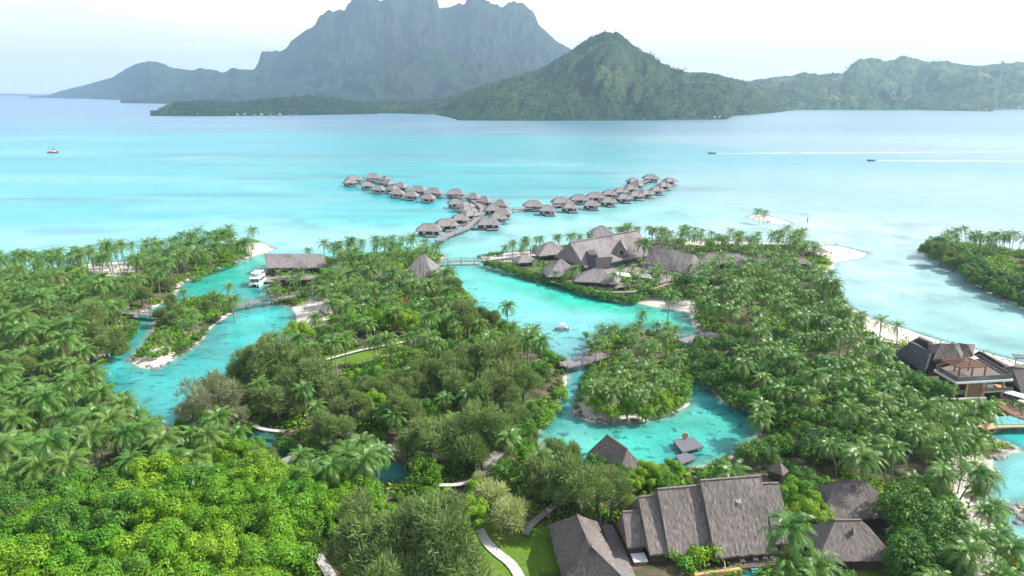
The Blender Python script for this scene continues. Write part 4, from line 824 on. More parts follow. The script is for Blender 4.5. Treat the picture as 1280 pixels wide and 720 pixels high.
BW = [  # x, y in the enlarged crop, kind, rotation, label
 (c8(118, 84), 0, .5, 'far left arm, at its outermost tip'), (c8(90, 103), 1, .3, 'far left arm, in front of the tip bungalow'), (c8(245, 72), 0, 0, 'far left arm, largest at the back of the tip'), (c8(205, 122), 1, .2, 'far left arm front row, second from the outer end'),
 (c8(280, 146), 1, -.2, 'far left arm front row, third from the outer end'), (c8(328, 86), 1, -.6, 'far left arm back row, just right of the largest roof'), (c8(352, 108), 1, -.7, 'far left arm back row, third from the outer end'), (c8(432, 130), 1, -.3, 'far left arm back row, fourth from the outer end'),
 (c8(372, 146), 1, -.5, 'far left arm front row, fourth from the outer end'), (c8(405, 172), 1, -.2, 'far left arm front row, fifth from the outer end'), (c8(548, 155), 0, -.2, 'far left arm back row, fifth from the outer end'), (c8(500, 186), 1, -.2, 'far left arm front row, sixth from the outer end'),
 (c8(650, 168), 0, -.2, 'far left arm back row, sixth from the outer end'), (c8(610, 202), 1, -.2, 'far left arm front row, nearest the middle'), (c8(797, 175), 0, -.1, 'standing alone between the left arm and the middle cluster'),
 (c8(915, 200), 1, -.3, 'middle cluster back row, left of three'), (c8(990, 222), 1, -.4, 'middle cluster back row, middle of three'), (c8(1095, 245), 1, -.3, 'middle cluster back row, right of three'),
 (c8(795, 238), 1, .1, 'middle cluster, leftmost over open water'), (c8(855, 258), 1, .9, 'middle cluster inner row, second from the top'), (c8(868, 285), 1, .8, 'middle cluster inner row, third from the top'), (c8(882, 312), 1, .7, 'middle cluster inner row, fourth from the top'),
 (c8(822, 340), 1, .4, 'near the main pier, third from the shore'), (c8(732, 376), 0, .3, 'near the main pier, second from the shore'), (c8(617, 408), 0, .1, 'nearest the palm shore at the pier root'),
 (c8(1045, 278), 1, .2, 'right of the pier fork, topmost with a dark gable'), (c8(1110, 300), 1, -.2, 'right of the pier fork, beside the bridge to the right arm'), (c8(1075, 330), 1, .3, 'right of the pier fork, second from the front'), (c8(1015, 368), 0, .2, 'right of the pier fork, frontmost'),
 (c7(155, 304), 0, .0, 'right arm back row, first from the middle'), (c7(255, 335), 1, .1, 'right arm front row, first from the middle'), (c7(358, 280), 0, .1, 'right arm back row, second from the middle'), (c7(418, 316), 1, .1, 'right arm front row, second from the middle'),
 (c7(490, 260), 0, .15, 'right arm back row, third from the middle'), (c7(573, 298), 1, .15, 'right arm front row, third from the middle'), (c7(605, 244), 0, .2, 'right arm back row, fourth from the middle'), (c7(697, 276), 1, .2, 'right arm front row, fourth from the middle'),
 (c7(702, 222), 1, .2, 'right arm back row, fifth from the middle'), (c7(785, 206), 1, .3, 'right arm back row, sixth from the middle'), (c7(808, 252), 1, .3, 'right arm front row, fifth from the middle'), (c7(862, 186), 1, .3, 'right arm back row, seventh from the middle'),
 (c7(880, 134), 1, .5, 'right arm, small roof left of the largest far roof'), (c7(905, 158), 1, -.8, 'right arm, squeezed between two back row roofs near the tip'), (c7(1008, 112), 0, 0, 'right arm, largest roof at the far tip'), (c7(890, 234), 1, .4, 'right arm front row, sixth from the middle'),
 (c7(968, 220), 1, .5, 'right arm front row, seventh from the middle'), (c7(1048, 198), 1, .4, 'right arm front row, eighth from the middle'), (c7(1098, 166), 1, .6, 'right arm front row, ninth from the middle'), (c7(1142, 132), 1, .4, 'right arm, outermost front bungalow at the tip')]
for (px, py), kd, rz, lab in BW:
    if used[kd]: o = copy_tree(pb[kd])
    else: o = pb[kd]; used[kd] = True
    w = W(px, py, 4.8); o.location = (w[0], w[1], 0); o.rotation_euler = (0, 0, rz + random.uniform(-.12, .12)); o['label'] = 'thatched bungalow on stilts, ' + lab
    o.scale = (.80, .74, .68)

# --- walks on piles
def walk(name, pts, w, z, matn, label, cat, rail=True, post_every=6.0, lamp=0, zs=None, railmat='wood', deep=-2.5, cap=60):
    P_ = []
    for i in range(len(pts) - 1):      # smooth subdivision
        a, b = np.array(pts[i]), np.array(pts[i + 1])
        for t in np.linspace(0, 1, 5)[:-1]: P_.append(a + (b - a) * t)
    P_.append(np.array(pts[-1])); P_ = [W(p[0], p[1], z) for p in P_]
    for _ in range(2): P_ = [P_[0]] + [(P_[i - 1] + 2 * P_[i] + P_[i + 1]) / 4 for i in range(1, len(P_) - 1)] + [P_[-1]]
    mid = P_[len(P_) // 2]; r = empty(name, (mid[0], mid[1], z), label, cat)
    Ls, Rs = [], []
    for i, p in enumerate(P_):
        d = P_[min(i + 1, len(P_) - 1)] - P_[max(i - 1, 0)]; d /= np.linalg.norm(d); n = np.array([-d[1], d[0], 0]); Ls.append(p + n * w / 2); Rs.append(p - n * w / 2)
    m = MB(); u = 0
    for i in range(len(P_) - 1):
        l = np.linalg.norm(P_[i + 1] - P_[i]); k = np.array([0, 0, .22]); uv = [(0, u), (w, u), (w, u + l), (0, u + l)]
        m.face([Ls[i], Rs[i], Rs[i + 1], Ls[i + 1]][::1], [(q[1], q[0]) for q in uv])
        m.face([Rs[i], Rs[i] - k, Rs[i + 1] - k, Rs[i + 1]]); m.face([Ls[i] - k, Ls[i], Ls[i + 1], Ls[i + 1] - k]); m.face([Ls[i] - k, Ls[i + 1] - k, Rs[i + 1] - k, Rs[i] - k]); u += l
    m.build('deck', M[matn], r)
    acc = 0; nxt = 0; cnt = 0
    for i in range(len(P_) - 1):
        l = np.linalg.norm(P_[i + 1] - P_[i])
        while nxt <= acc + l and cnt < cap:
            t = (nxt - acc) / l
            for Q_ in (Ls, Rs):
                p = Q_[i] + (Q_[i + 1] - Q_[i]) * t; m = MB(); m.beam((p[0], p[1], deep), (p[0], p[1], z + (1.0 if rail else .05)), .2 if w > 1.6 else .14); m.build('post', M[railmat], r)
            cnt += 1; nxt += post_every
        acc += l
    if rail:
        for Q_ in (Ls, Rs):
            m = MB()
            for i in range(len(Q_) - 1):
                m.beam(Q_[i] + [0, 0, 1.0], Q_[i + 1] + [0, 0, 1.0], .1); m.beam(Q_[i] + [0, 0, .55], Q_[i + 1] + [0, 0, .55], .05)
            m.build('rail', M[railmat], r)
    return r
walk('footbridge', [(546, 329), (557, 327), (575, 325.8), (604, 325.5)], 2.4, 1.7, 'wood', 'long flat footbridge linking the conical roof to the hall shore', 'bridge', True, 5); mark(575, 326, 'the long flat footbridge')
walk('footbridge', [(288, 383), (302, 380.5), (330, 375.5), (362, 371), (398, 366)], 2.6, 1.8, 'wood', 'curved grey footbridge crossing the left channel by the ferry', 'bridge', True, 5); mark(335, 375, 'the curved channel footbridge')
walk('footbridge', [(150, 389), (165, 391), (182, 392), (200, 394)], 2.6, 1.6, 'wood', 'short footbridge between the left bank and the rocky islet', 'bridge', True, 4); mark(175, 391, 'the short left footbridge')
walk('footbridge', [(704, 456), (718, 453), (735, 448.5), (756, 442)], 4.0, 1.9, 'wood', 'wide plank bridge on the left of the palm island', 'bridge', True, 4); mark(730, 450, 'the wide plank bridge')
walk('footbridge', [(854, 427), (868, 423), (880, 420), (896, 417)], 4.0, 1.9, 'wood', 'wide plank bridge on the right of the palm island', 'bridge', True, 4); mark(875, 421, 'the right plank bridge')
walk('pier', [(549, 301), (556, 296), (566, 291), (580, 286.5), (592, 279), (600, 269), (606, 262), (600, 256), (592, 250)], 3.8, 1.9, 'wood', 'main curved pier from the palm shore to the middle bungalows', 'pier', True, 8)
walk('pier', [(592, 250), (580, 247), (566, 244.5), (548, 244), (527, 240.5), (505, 235.5), (485, 230), (468, 225), (450, 224)], 2.6, 1.9, 'wood', 'narrow pier running along the left arm of bungalows', 'pier', True, 8)
walk('pier', [(606, 262), (625, 262.5), (641, 261.5), (665, 260), (690, 258), (712, 253.5), (735, 248), (760, 242.5), (785, 235), (805, 228), (822, 220)], 2.6, 1.9, 'wood', 'narrow pier running along the right arm of bungalows', 'pier', True, 8)

# --- paths (sheets just above the ground)
def ribbon(name, pts, w, z, matn):
    P_ = [W(a, b, z) for a, b in pts]
    for _ in range(3):
        q = [P_[0]]
        for i in range(len(P_) - 1): q += [P_[i] * .75 + P_[i + 1] * .25, P_[i] * .25 + P_[i + 1] * .75]
        P_ = q + [P_[-1]]
    m = MB(); Ls = []; Rs = []
    for i, p in enumerate(P_):
        d = P_[min(i + 1, len(P_) - 1)] - P_[max(i - 1, 0)]; d /= np.linalg.norm(d) + 1e-9; n = np.array([-d[1], d[0], 0]); Ls.append(p + n * w / 2); Rs.append(p - n * w / 2)
    for i in range(len(P_) - 1): m.face([Rs[i], Rs[i + 1], Ls[i + 1], Ls[i]]) if np.cross(Rs[i + 1] - Rs[i], Ls[i] - Rs[i])[2] > 0 else m.face([Ls[i], Ls[i + 1], Rs[i + 1], Rs[i]])
    o = m.build(name, M[matn]); o['kind'] = 'structure'
    for p in P_[::3]: PATHS.append((p[0], p[1], w / 2 + 1.0))
    return o
PATHS = []
PATHS += [(*W(a, b, 1.5)[:2], 2.6) for a, b in [(757, 662), (764, 675), (772, 690), (780, 705), (786, 720), (798, 700)]]
ribbon('path', [(599, 661), (605, 674), (620, 690), (640, 704), (652, 725), (655, 745)], 1.5, 1.62, 'concrete')
ribbon('path', [(545, 606), (572, 606), (592, 601), (599, 590), (594, 577), (570, 570), (530, 567), (490, 562), (455, 552), (430, 540), (405, 526)], .95, 1.95, 'concrete')
ribbon('path', [(594, 606), (605, 598), (612, 588), (612, 575), (625, 565)], 2.2, 1.94, 'gravel')
ribbon('path', [(656, 668), (664, 655), (676, 645), (688, 636), (700, 622)], 1.15, 1.9, 'gravel')
ribbon('path', [(408, 449), (430, 443), (452, 437), (490, 430), (520, 424), (550, 420)], 1.0, 1.93, 'concrete')
ribbon('path', [(300, 525), (316, 531), (330, 537), (356, 539)], 1.0, 1.96, 'concrete')
ribbon('path', [(285, 617), (305, 606), (325, 597), (345, 580), (370, 570)], 2.0, 1.95, 'gravel')
ribbon('path', [(379, 678), (395, 692), (410, 712), (420, 735)], 1.4, 1.92, 'concrete')
PATHS += [(*W(a, b, 1.5)[:2], 1.6) for a, b in [(1193, 560), (1197, 575), (1200, 590), (1204, 606), (1208, 622), (1215, 640), (1222, 655), (1224, 680), (1226, 700)]]
ribbon('path', [(660, 318), (640, 322), (612, 322)], 2.2, 1.7, 'concrete')
ribbon('path', [(690, 352), (725, 361), (770, 366), (815, 362), (835, 354)], 1.4, 1.9, 'gravel')
# sports field lines, goal posts
for a, b in [((432, 458), (520, 435))]:
    m = MB(); p, q = W(*a, 1.47), W(*b, 1.47); d = (q - p) / np.linalg.norm(q - p); n = np.array([-d[1], d[0], 0]) * .05; m.face([p - n, q - n, q + n, p + n]); o = m.build('court_line', M['white']); o['kind'] = 'structure'
p = W(470, 449, 1.45); fp = empty('flagpole', p, 'tall thin pole standing on the lawn court', 'pole'); m = MB(); m.tube([p, p + [0, 0, 7.6]], .09, 6); m.build('shaft', M['wood'], fp); m = MB(); m.cone(tuple(p + [0, 0, 7.6]), .18, .2, 6); m.build('cap', M['white'], fp)
mark(470, 440, 'the lawn court'); mark(640, 700, 'the curved white garden path'); mark(585, 600, 'the looping white path'); mark(390, 392, 'the white beach umbrellas'); mark(960, 273, 'the sandbar'); mark(835, 388, 'the small lagoon beach')
mark(882, 645, 'the big stepped villa'); mark(1070, 612, 'the upper small villa'); mark(1078, 672, 'the lower small villa'); mark(768, 560, 'the lagoon hut'); mark(858, 560, 'the lagoon deck'); mark(1140, 412, 'the right beach'); mark(1212, 610, 'the sandy right path')
mark(230, 430, 'the rocky islet'); mark(140, 335, 'the far left beach'); mark(790, 480, 'the palm island'); mark(330, 304, 'the left sand point'); mark(200, 515, 'the end of the left channel'); mark(490, 590, 'the small garden pool'); mark(1220, 345, 'the far right island')
mark(30, 480, 'the left edge of the view'); mark(150, 640, 'the bottom left thicket'); mark(20, 380, 'the far left grove'); mark(560, 500, 'the middle ironwoods'); mark(510, 660, 'the bottom ironwood'); mark(350, 440, 'the big channel ironwood'); mark(1000, 420, 'the right bank grove'); mark(920, 480, 'the lagoon right bank'); mark(960, 350, 'the grove behind the wing'); mark(1130, 560, 'the slope below the terrace villa')

# --- boats
def catamaran_ferry():
    p = W(321, 357, 0); r = empty('ferry', p, 'white two deck catamaran ferry moored by the boathouse', 'ferry'); x, y, _ = p
    for s_ in (-1.7, 1.7):
        m = MB(); m.hexa([(x + s_ - .5, y - 3, -.3), (x + s_ + .5, y - 3, -.3), (x + s_ + .45, y + 6, -.3), (x + s_ - .45, y + 6, -.3)], [(x + s_ - .7, y - 3.3, 1.3), (x + s_ + .7, y - 3.3, 1.3), (x + s_ + .6, y + 7, 1.5), (x + s_ - .6, y + 7, 1.5)]); m.build('hull', M['white'], r)
        m = MB(); m.box((x + s_, y - 3.25, .25), (1.2, .3, .5)); m.build('waterline', M['black'], r)
    m = MB(); m.box((x, y + 1.5, 1.5), (4.8, 9.6, .3)); m.build('deck', M['white'], r)
    m = MB(); m.box((x, y + 1.8, 2.75), (4.2, 7.6, 2.2)); m.build('cabin', M['white'], r)
    for s_ in (-1.3, 0, 1.3): m = MB(); m.box((x + s_, y - 2.03, 2.8), (1.0, .1, 1.1)); m.build('window', M['glass'], r)
    for s_ in (-2.13, 2.13): m = MB(); m.box((x + s_, y + 1.8, 2.9), (.08, 6.4, .9)); m.build('window', M['glass'], r)
    m = MB(); m.box((x, y + 1.6, 3.95), (4.7, 8.4, .2)); m.build('upper_deck', M['white'], r)
    m = MB(); m.box((x, y + 2.2, 5.9), (4.2, 6.2, .18)); m.build('canopy', M['canvas'], r)
    for u, v in ((-1.9, -.8), (1.9, -.8), (-1.9, 5.1), (1.9, 5.1)): m = MB(); m.beam((x + u, y + v, 4), (x + u, y + v, 5.9), .1); m.build('post', M['white'], r)
    m = MB()
    for z_ in (4.5, 5.0): m.beam((x - 2.2, y - 2.3, z_), (x + 2.2, y - 2.3, z_), .06); m.beam((x - 2.2, y - 2.3, z_), (x - 2.2, y + 5.6, z_), .06); m.beam((x + 2.2, y - 2.3, z_), (x + 2.2, y + 5.6, z_), .06)
    m.build('railing', M['white'], r); LM.append((x, y, 'the moored ferry')); r.scale = (.74, .8, .76)
catamaran_ferry()
def small_boat():
    p = W(703, 413, 0); r = empty('pontoon_boat', p, 'small white pontoon boat with a parasol on the lagoon', 'boat'); x, y, _ = p
    for s_ in (-.7, .7): m = MB(); m.tube([(x - 2.1, y + s_, .1), (x - 1.7, y + s_, .15), (x + 1.7, y + s_, .15), (x + 2.2, y + s_, .3)], [.1, .28, .28, .08], 8); m.build('float', M['white'], r)
    m = MB(); m.box((x, y, .5), (3.9, 2.1, .16)); m.build('deck', M['deckgrey'], r)
    m = MB(); m.box((x + 1.1, y, .85), (.5, 1.5, .5)); m.box((x - 1.2, y, .85), (.5, 1.5, .5)); m.build('bench', M['white'], r)
    m = MB(); m.tube([(x, y, .5), (x, y, 2.4)], .05, 6); m.build('pole', M['white'], r); m = MB(); m.cone((x, y, 2.0), .95, .5, 10); m.build('parasol', M['canvas'], r)
small_boat()
def sailcat():
    p = W(66, 191, 0); r = empty('sailing_catamaran', p, 'sailing catamaran with furled dark sail on the open lagoon', 'sailboat'); x, y, _ = p
    for s_ in (-2.3, 2.3): m = MB(); m.hexa([(x - 6, y + s_ - .5, -.3), (x + 6.5, y + s_ - .3, -.3), (x + 6.5, y + s_ + .3, -.3), (x - 6, y + s_ + .5, -.3)], [(x - 6.5, y + s_ - .7, 1.5), (x + 7.2, y + s_ - .25, 1.9), (x + 7.2, y + s_ + .25, 1.9), (x - 6.5, y + s_ + .7, 1.5)]); m.build('hull', M['red'], r)
    m = MB(); m.box((x - .5, y, 1.8), (9, 4.8, .5)); m.build('deck', M['white'], r); m = MB(); m.box((x - .5, y, 2.7), (4.6, 3.6, 1.4)); m.build('cabin', M['white'], r)
    m = MB(); m.tube([(x + .5, y, 2), (x + .4, y, 19)], [.22, .1], 6); m.build('mast', M['white'], r)
    m = MB(); m.hexa([(x + .6, y - .3, 3.6), (x + 6.0, y - .3, 3.4), (x + 6.0, y + .3, 3.4), (x + .6, y + .3, 3.6)], [(x + .6, y - .2, 9.5), (x + 1.2, y - .2, 5.0), (x + 1.2, y + .2, 5.0), (x + .6, y + .2, 9.5)]); m.build('sail', M['sail'], r)
    m = MB(); m.beam((x + .4, y, 18.5), (x + 7, y, 2), .07); m.beam((x + .4, y, 18.5), (x - 6, y + 1.8, 2), .07); m.beam((x + .4, y, 18.5), (x - 6, y - 1.8, 2), .07); m.build('rigging', M['black'], r); r.scale = (.75, .75, .8)
sailcat()
M['foam'] = noise_mat('foam', (.30, .46, .52), (.62, .69, .72), .05, (1, 1, 1), .9, .0)
for px, py, x1, lab in ((890, 192, 1420, 'dark speedboat leading the long upper wake'), (1089, 201, 1420, 'dark speedboat leading the shorter lower wake')):
    p = W(px, py, 0); r = empty('speedboat', p, lab, 'speedboat', 'speedboats with wakes'); x, y, _ = p
    m = MB(); m.hexa([(x - 5, y - .5, -.2), (x + 5, y - 1.1, -.2), (x + 5, y + 1.1, -.2), (x - 5, y + .5, -.2)], [(x - 6, y - .3, 1.7), (x + 5, y - 1.5, 1.2), (x + 5, y + 1.5, 1.2), (x - 6, y + .3, 1.7)]); m.build('hull', M['black'], r)
    m = MB(); m.box((x + .5, y, 2.7), (4.2, 2.2, .2)); [m.beam((x + .5 + u, y + v, 1.3), (x + .5 + u, y + v, 2.7), .12) for u in (-1.8, 1.8) for v in (-.9, .9)]; m.build('canopy', M['white'], r)
    m = MB(); m.box((x + 5.3, y, 1.1), (.7, 1, 1.2)); m.build('outboard_motor', M['black'], r); r.scale = (.72, .72, .72)
    q = W(x1, py - 3.2 if py < 195 else py + 1.0, 0); n = 90; V_ = []; F_ = []
    for i in range(n + 1):
        t = i / n; c = p * (1 - t) + q * t; wdt = (2.0 + 4.2 * math.sin(min(t * 6, 1) * 1.57)) * (1 - .55 * t) * random.uniform(.35, 1.2); V_ += [(c[0], c[1] - wdt, .05), (c[0], c[1] + wdt, .05)]
        if i: F_.append((2 * i - 2, 2 * i, 2 * i + 1, 2 * i - 1))
    w_ = link(npmesh('wake', V_, F_, M['foam']), 'wake'); w_['kind'] = 'stuff'; w_['label'] = 'white wake trailing behind a speedboat'
    # thin diverging arm of the wake
p = W(1009, 279, 0); r = empty('channel_marker', p, 'small dark channel marker post right of the sandbar', 'marker'); m = MB(); m.tube([p - [0, 0, 1], p + [0, 0, 3.2]], .18, 6); m.build('post', M['black'], r); m = MB(); m.box(tuple(p + [0, 0, 2.6]), (1.0, .3, 1.0)); m.build('board', M['white'], r)

# --- rocks on shores
rk = []
def rock_mesh(seed):
    rs_ = np.random.default_rng(seed); m = bpy.data.meshes.new('rock'); import bmesh
    b = bmesh.new(); bmesh.ops.create_icosphere(b, subdivisions=2, radius=1)
    for v in b.verts: v.co *= 1 + rs_.uniform(-.22, .22); v.co.z *= .6
    b.to_mesh(m); b.free(); m.materials.append(M['rock']); return m
RM = [rock_mesh(i) for i in range(4)]; rocks = []
cnt = 0
for (pxa, pya, pxb, pyb, n) in [(718,519,760,529,9),(760,529,800,527,6),(163,450,196,461,8),(196,461,256,424,10),(205,378,224,358,6),(224,357,283,331,7),(292,304,342,311,6),(876,430,866,398,5),(846,384,868,404,5),(1236,549,1262,556,6),(1262,566,1241,574,5),(1262,662,1285,640,4),(1262,636,1278,632,3),(934,272,975,280,7),(672,556,690,580,4),(1155,318,1208,340,6),(286,389,292,383,3),(700,353,740,366,5),(1060,315,1086,317,4)]:
    for k in range(n):
        t = (k + random.random()) / n; w = W(pxa + (pxb - pxa) * t + random.uniform(-2, 2), pya + (pyb - pya) * t + random.uniform(-1, 1)); s_ = random.uniform(.35, .95)
        o = link(random.choice(RM), 'rock', None, (w[0], w[1], .05)); o.scale = (s_ * random.uniform(.9, 1.6), s_, s_ * .8); o.rotation_euler = (0, 0, random.random() * 6); tag(o, 'x', 'rock', 'rocks along the shores'); rocks.append((o, 'grey shore rock', w[0], w[1]))
label_all(rocks)

# --- tiny far houses at the foot of the hills
def far_house(lab_i, px, py, w, mt_):
    p = W(px, py - .15, 0); w *= .62; h = empty('house', (p[0], p[1], 1), 'x', 'house', 'far houses along the opposite shore'); x, y, _ = p
    m = MB(); m.box((x, y, 2), (w, w * .6, 4)); m.build('wall', M['pavedeck'], h)
    m = MB(); hiproof(m, (x, y), 0, w * 1.15, w * .8, 4, 4 + w * .25, w * .5, 99, 0, gl=True, gr=True); m.build('roof', M[mt_], h); return h
hs = []
for i, px in enumerate([247, 262, 276, 283, 297, 306, 318, 327, 338, 350, 362, 371]): hs.append((px, 145.0 - .25 * (px > 300), 9, 'the low wooded peninsula'))
for px, py in [(486, 141.3), (495, 141.2), (508, 141.3), (518, 141.5), (530, 141.6), (541, 141.8), (548, 142.0), (553, 138.5)]: hs.append((px, py, 11, 'the bay between peninsula and hill'))
for px, py in [(700, 150.4), (722, 149.8), (793, 149), (805, 150), (872, 149.6), (884, 149.2), (893, 148.8), (899, 148.4)]: hs.append((px, py, 8, 'the foot of the pointed hill'))
for px, py in [(1068, 137.6), (1075, 137.4), (1083, 137.5), (1162, 138), (1172, 138.2), (1224, 138.8), (1233, 138.9), (1250, 137.3), (1262, 137), (1273, 136.8)]: hs.append((px, py, 14, 'the foot of the right hills'))
seen = {}
tot = {}
for h_ in hs: tot[h_[3]] = tot.get(h_[3], 0) + 1
for i, (px, py, w, wh) in enumerate(hs):
    seen[wh] = seen.get(wh, 0) + 1; o = far_house(i, px, py, w, random.choice(['warmwood', 'white', 'thatch', 'canvas'])); k = seen[wh]
    o['label'] = f"tiny pale house, {ordn(k - 1).replace('nearest', 'from left').replace('from left', 'first from left') if k == 1 else ordn(k - 1).replace('nearest', 'from left')}, at {wh}"
    p = o.location

# ------------------------------------------------------------------ vegetation prototypes
def frond_quads(org, az, el, Lf, n, width, droop, rs, wl):
    """one palm frond: a bending rachis with leaflets both sides -> quads (k,4,3), value per quad"""
    h = np.array([math.cos(az), math.sin(az), 0.]); side = np.array([-h[1], h[0], 0.])
    seg = 14; pts = [np.array(org, float)]; e = el
    for i in range(seg):
        pts.append(pts[-1] + (h * math.cos(e) + np.array([0, 0, math.sin(e)])) * Lf / seg); e -= droop / seg * (1 + i / seg)
    pts = np.array(pts); Qs = []; Vs = []
    tone = rs.uniform(.2, .8)
    for i in range(0, seg, 2):   # rachis
        a, b = pts[i], pts[i + 2]; w = .05 * (1 - i / seg) + .015; Qs.append([a - side * w, a + side * w, b + side * w * .8, b - side * w * .8]); Vs.append(.95)
    for k in range(n):
        t = .10 + .9 * (k + .5) / n; f = t * seg; i = min(int(f), seg - 1); p = pts[i] + (pts[i + 1] - pts[i]) * (f - i); d = pts[i + 1] - pts[i]; d = d / np.linalg.norm(d)
        ll = wl * math.sin(min(1, t * 1.4 + .12) * math.pi * .62 + .1) * (1.15 - .55 * t); up = np.cross(side, d); up = up if up[2] > 0 else -up
        for s in (-1, 1):
            fold = rs.uniform(-.55, .05); v = side * s * (.85) + d * (.42 + .55 * t) + up * fold * .8 + np.array([0, 0, -.28]); v = v / np.linalg.norm(v)
            q = p + v * ll * rs.uniform(.85, 1.1); q2 = p + v * ll * .5 + np.array([0, 0, .04]); wv = d * width * .5
            Qs.append([p - wv * .5, p + wv * .5, q + wv * .35, q - wv * .35]); Vs.append(np.clip(tone + rs.uniform(-.2, .25), 0, 1))
    return Qs, Vs
def palm_crown(seed, nf, n, width, Lf=4.3, wl=.95):
    Lf *= random.uniform(.88, 1.1)
    rs = np.random.default_rng(seed); Q_ = []; V_ = []; ga = 2.39996
    for i in range(nf):
        t = i / (nf - 1); el = R(78) - t * R(100) + rs.uniform(-.14, .14); az = i * ga + rs.uniform(-.25, .25); Lk = Lf * (rs.uniform(.85, 1.08)) * (.78 + .3 * math.sin(t * 2.6))
        q, v = frond_quads((0, 0, rs.uniform(-.1, .15)), az, el, Lk, n, width, R(62) + t * R(25), rs, wl); Q_ += q; dead = t > .90 and rs.random() < .6; V_ += [2.0 + x for x in v] if dead else v
    return np.array(Q_), np.array(V_)
def quads_mesh(name, Qa, Va, matn, Ha=None):
    n = len(Qa); at = {'v': ('FACE', 'FLOAT', Va)}
    if Ha is not None: at['h'] = ('FACE', 'FLOAT', Ha)
    return npmesh(name, Qa.reshape(-1, 3), np.arange(n * 4).reshape(n, 4), M[matn], False, at)
palm_hi = [quads_mesh('crown', *palm_crown(i, 30, 19, .25, 4.6, 1.05), 'palmleaf') for i in range(7)]
lo_data = [palm_crown(50 + i, 22, 10, .40, 4.7, 1.1) for i in range(6)]
def trunk_pts(lean, az, h, n=6):
    return [(math.cos(az) * lean * (t ** 1.7), math.sin(az) * lean * (t ** 1.7), h * t) for t in np.linspace(0, 1, n)]
TR = []
for i in range(8):
    az = i * 2.4; lean = [.4, 1.0, 1.8, .7, 2.6, .2, 1.3, .9][i]; pts = trunk_pts(lean, az, 1.0 * 8.6); m = MB(); m.tube(pts, [.24, .17, .15, .14, .13, .12], 7); o = m.build('trunk', M['palmbark'], None, True); me = o.data; bpy.data.objects.remove(o); TR.append((me, pts[-1]))
def rand_dirs(n, rs):
    v = rs.normal(size=(n, 3)); return v / np.linalg.norm(v, axis=1)[:, None]
def leaf_cloud(seed, blobs, per, size, asp, upb=.35, jit=.35, shell=(.72, 1.04), elong=None):
    """blobs: (k,4) centre+radius ; leaves spread over every blob's surface"""
    rs = np.random.default_rng(seed); Qs = []; Vs = []
    for (x, y, z, r, tone) in blobs:
        n = int(per * r * r); d = rand_dirs(n, rs); d[:, 2] = np.where(d[:, 2] < -.45, -d[:, 2], d[:, 2])
        rr = r * rs.uniform(shell[0], shell[1], n)[:, None]; c = np.array([x, y, z]) + d * rr * (np.array([1, 1, elong]) if elong else 1)
        nm = d + rs.normal(size=(n, 3)) * jit + np.array([0, 0, upb]); nm /= np.linalg.norm(nm, axis=1)[:, None]
        u = np.cross(nm, rs.normal(size=(n, 3))); u /= np.linalg.norm(u, axis=1)[:, None]; w = np.cross(nm, u)
        s = size * rs.uniform(.6, 1.25, n)[:, None]
        Qs.append(np.stack([c - u * s * .5, c + w * s * asp * .5, c + u * s * .5, c - w * s * asp * .5], 1)); Vs.append(np.clip(tone + rs.uniform(-.3, .3, n), 0, 1))
    return np.concatenate(Qs), np.concatenate(Vs)
def needle_cloud(seed, blobs, per, ln, wd_, outw=.6):
    rs = np.random.default_rng(seed); Qs = []; Vs = []
    for (x, y, z, r, tone) in blobs:
        n = int(per * r * r); d = rand_dirs(n, rs); d[:, 2] = np.abs(d[:, 2]) * np.where(rs.random(n) < .25, -.6, 1); rr = r * rs.uniform(.35, 1.0, n)[:, None] ** .7; c = np.array([x, y, z]) + d * rr * np.array([1, 1, 1.15])
        v = d * outw + rs.normal(size=(n, 3)) * .45 + np.array([0, 0, .35]); v /= np.linalg.norm(v, axis=1)[:, None]; s = np.cross(v, rs.normal(size=(n, 3))); s /= np.linalg.norm(s, axis=1)[:, None]
        l = ln * rs.uniform(.6, 1.3, n)[:, None]; Qs.append(np.stack([c - s * wd_, c + s * wd_, c + v * l + s * wd_ * .4, c + v * l - s * wd_ * .4], 1)); Vs.append(np.clip(tone + rs.uniform(-.25, .3, n), 0, 1))
    return np.concatenate(Qs), np.concatenate(Vs)
def dome_blobs(seed, n, rx, rz, zc, rmin, rmax, fill=.25):
    rs = np.random.default_rng(seed); out = []
    for i in range(n):
        a = rs.uniform(0, 6.283); u = rs.uniform(-.45, 1); s = math.sqrt(max(0, 1 - u * u)); k = rs.uniform(.62, .95) if rs.random() > fill else rs.uniform(.1, .6)
        out.append((math.cos(a) * s * rx * k, math.sin(a) * s * rx * k, zc + u * rz * k, rs.uniform(rmin, rmax), rs.uniform(.25, .7)))
    return out
def limbs(seed, h, r0, blobs, nb=5):
    rs = np.random.default_rng(seed); m = MB(); m.tube([(0, 0, -.3), (.1, 0, h * .5), (.0, .15, h)], [r0 * 1.25, r0 * .85, r0 * .6], 7)
    for b in [blobs[i] for i in rs.choice(len(blobs), min(nb, len(blobs)), replace=False)]:
        m.tube([(0, .05, h * rs.uniform(.45, .95)), (b[0] * .5, b[1] * .5, h * .5 + b[2] * .45), (b[0], b[1], b[2])], [r0 * .5, r0 * .3, r0 * .12], 5)
    o = m.build('trunk', M['bark'], None, True); me = o.data; bpy.data.objects.remove(o); return me
def proto(cloud, matn, blobs, h, r0, seed): return (quads_mesh('crown', *cloud, matn), limbs(seed, h, r0, blobs))
P_ = {}
P_['broad'] = []
for i in range(4):
    b = dome_blobs(100 + i, 54, 4.6, 3.4, 4.5, .55, 1.5); P_['broad'].append(proto(leaf_cloud(i, b, 185, .30, .72), 'broadleaf', b, 3.0, .3, i))
P_['mid'] = []
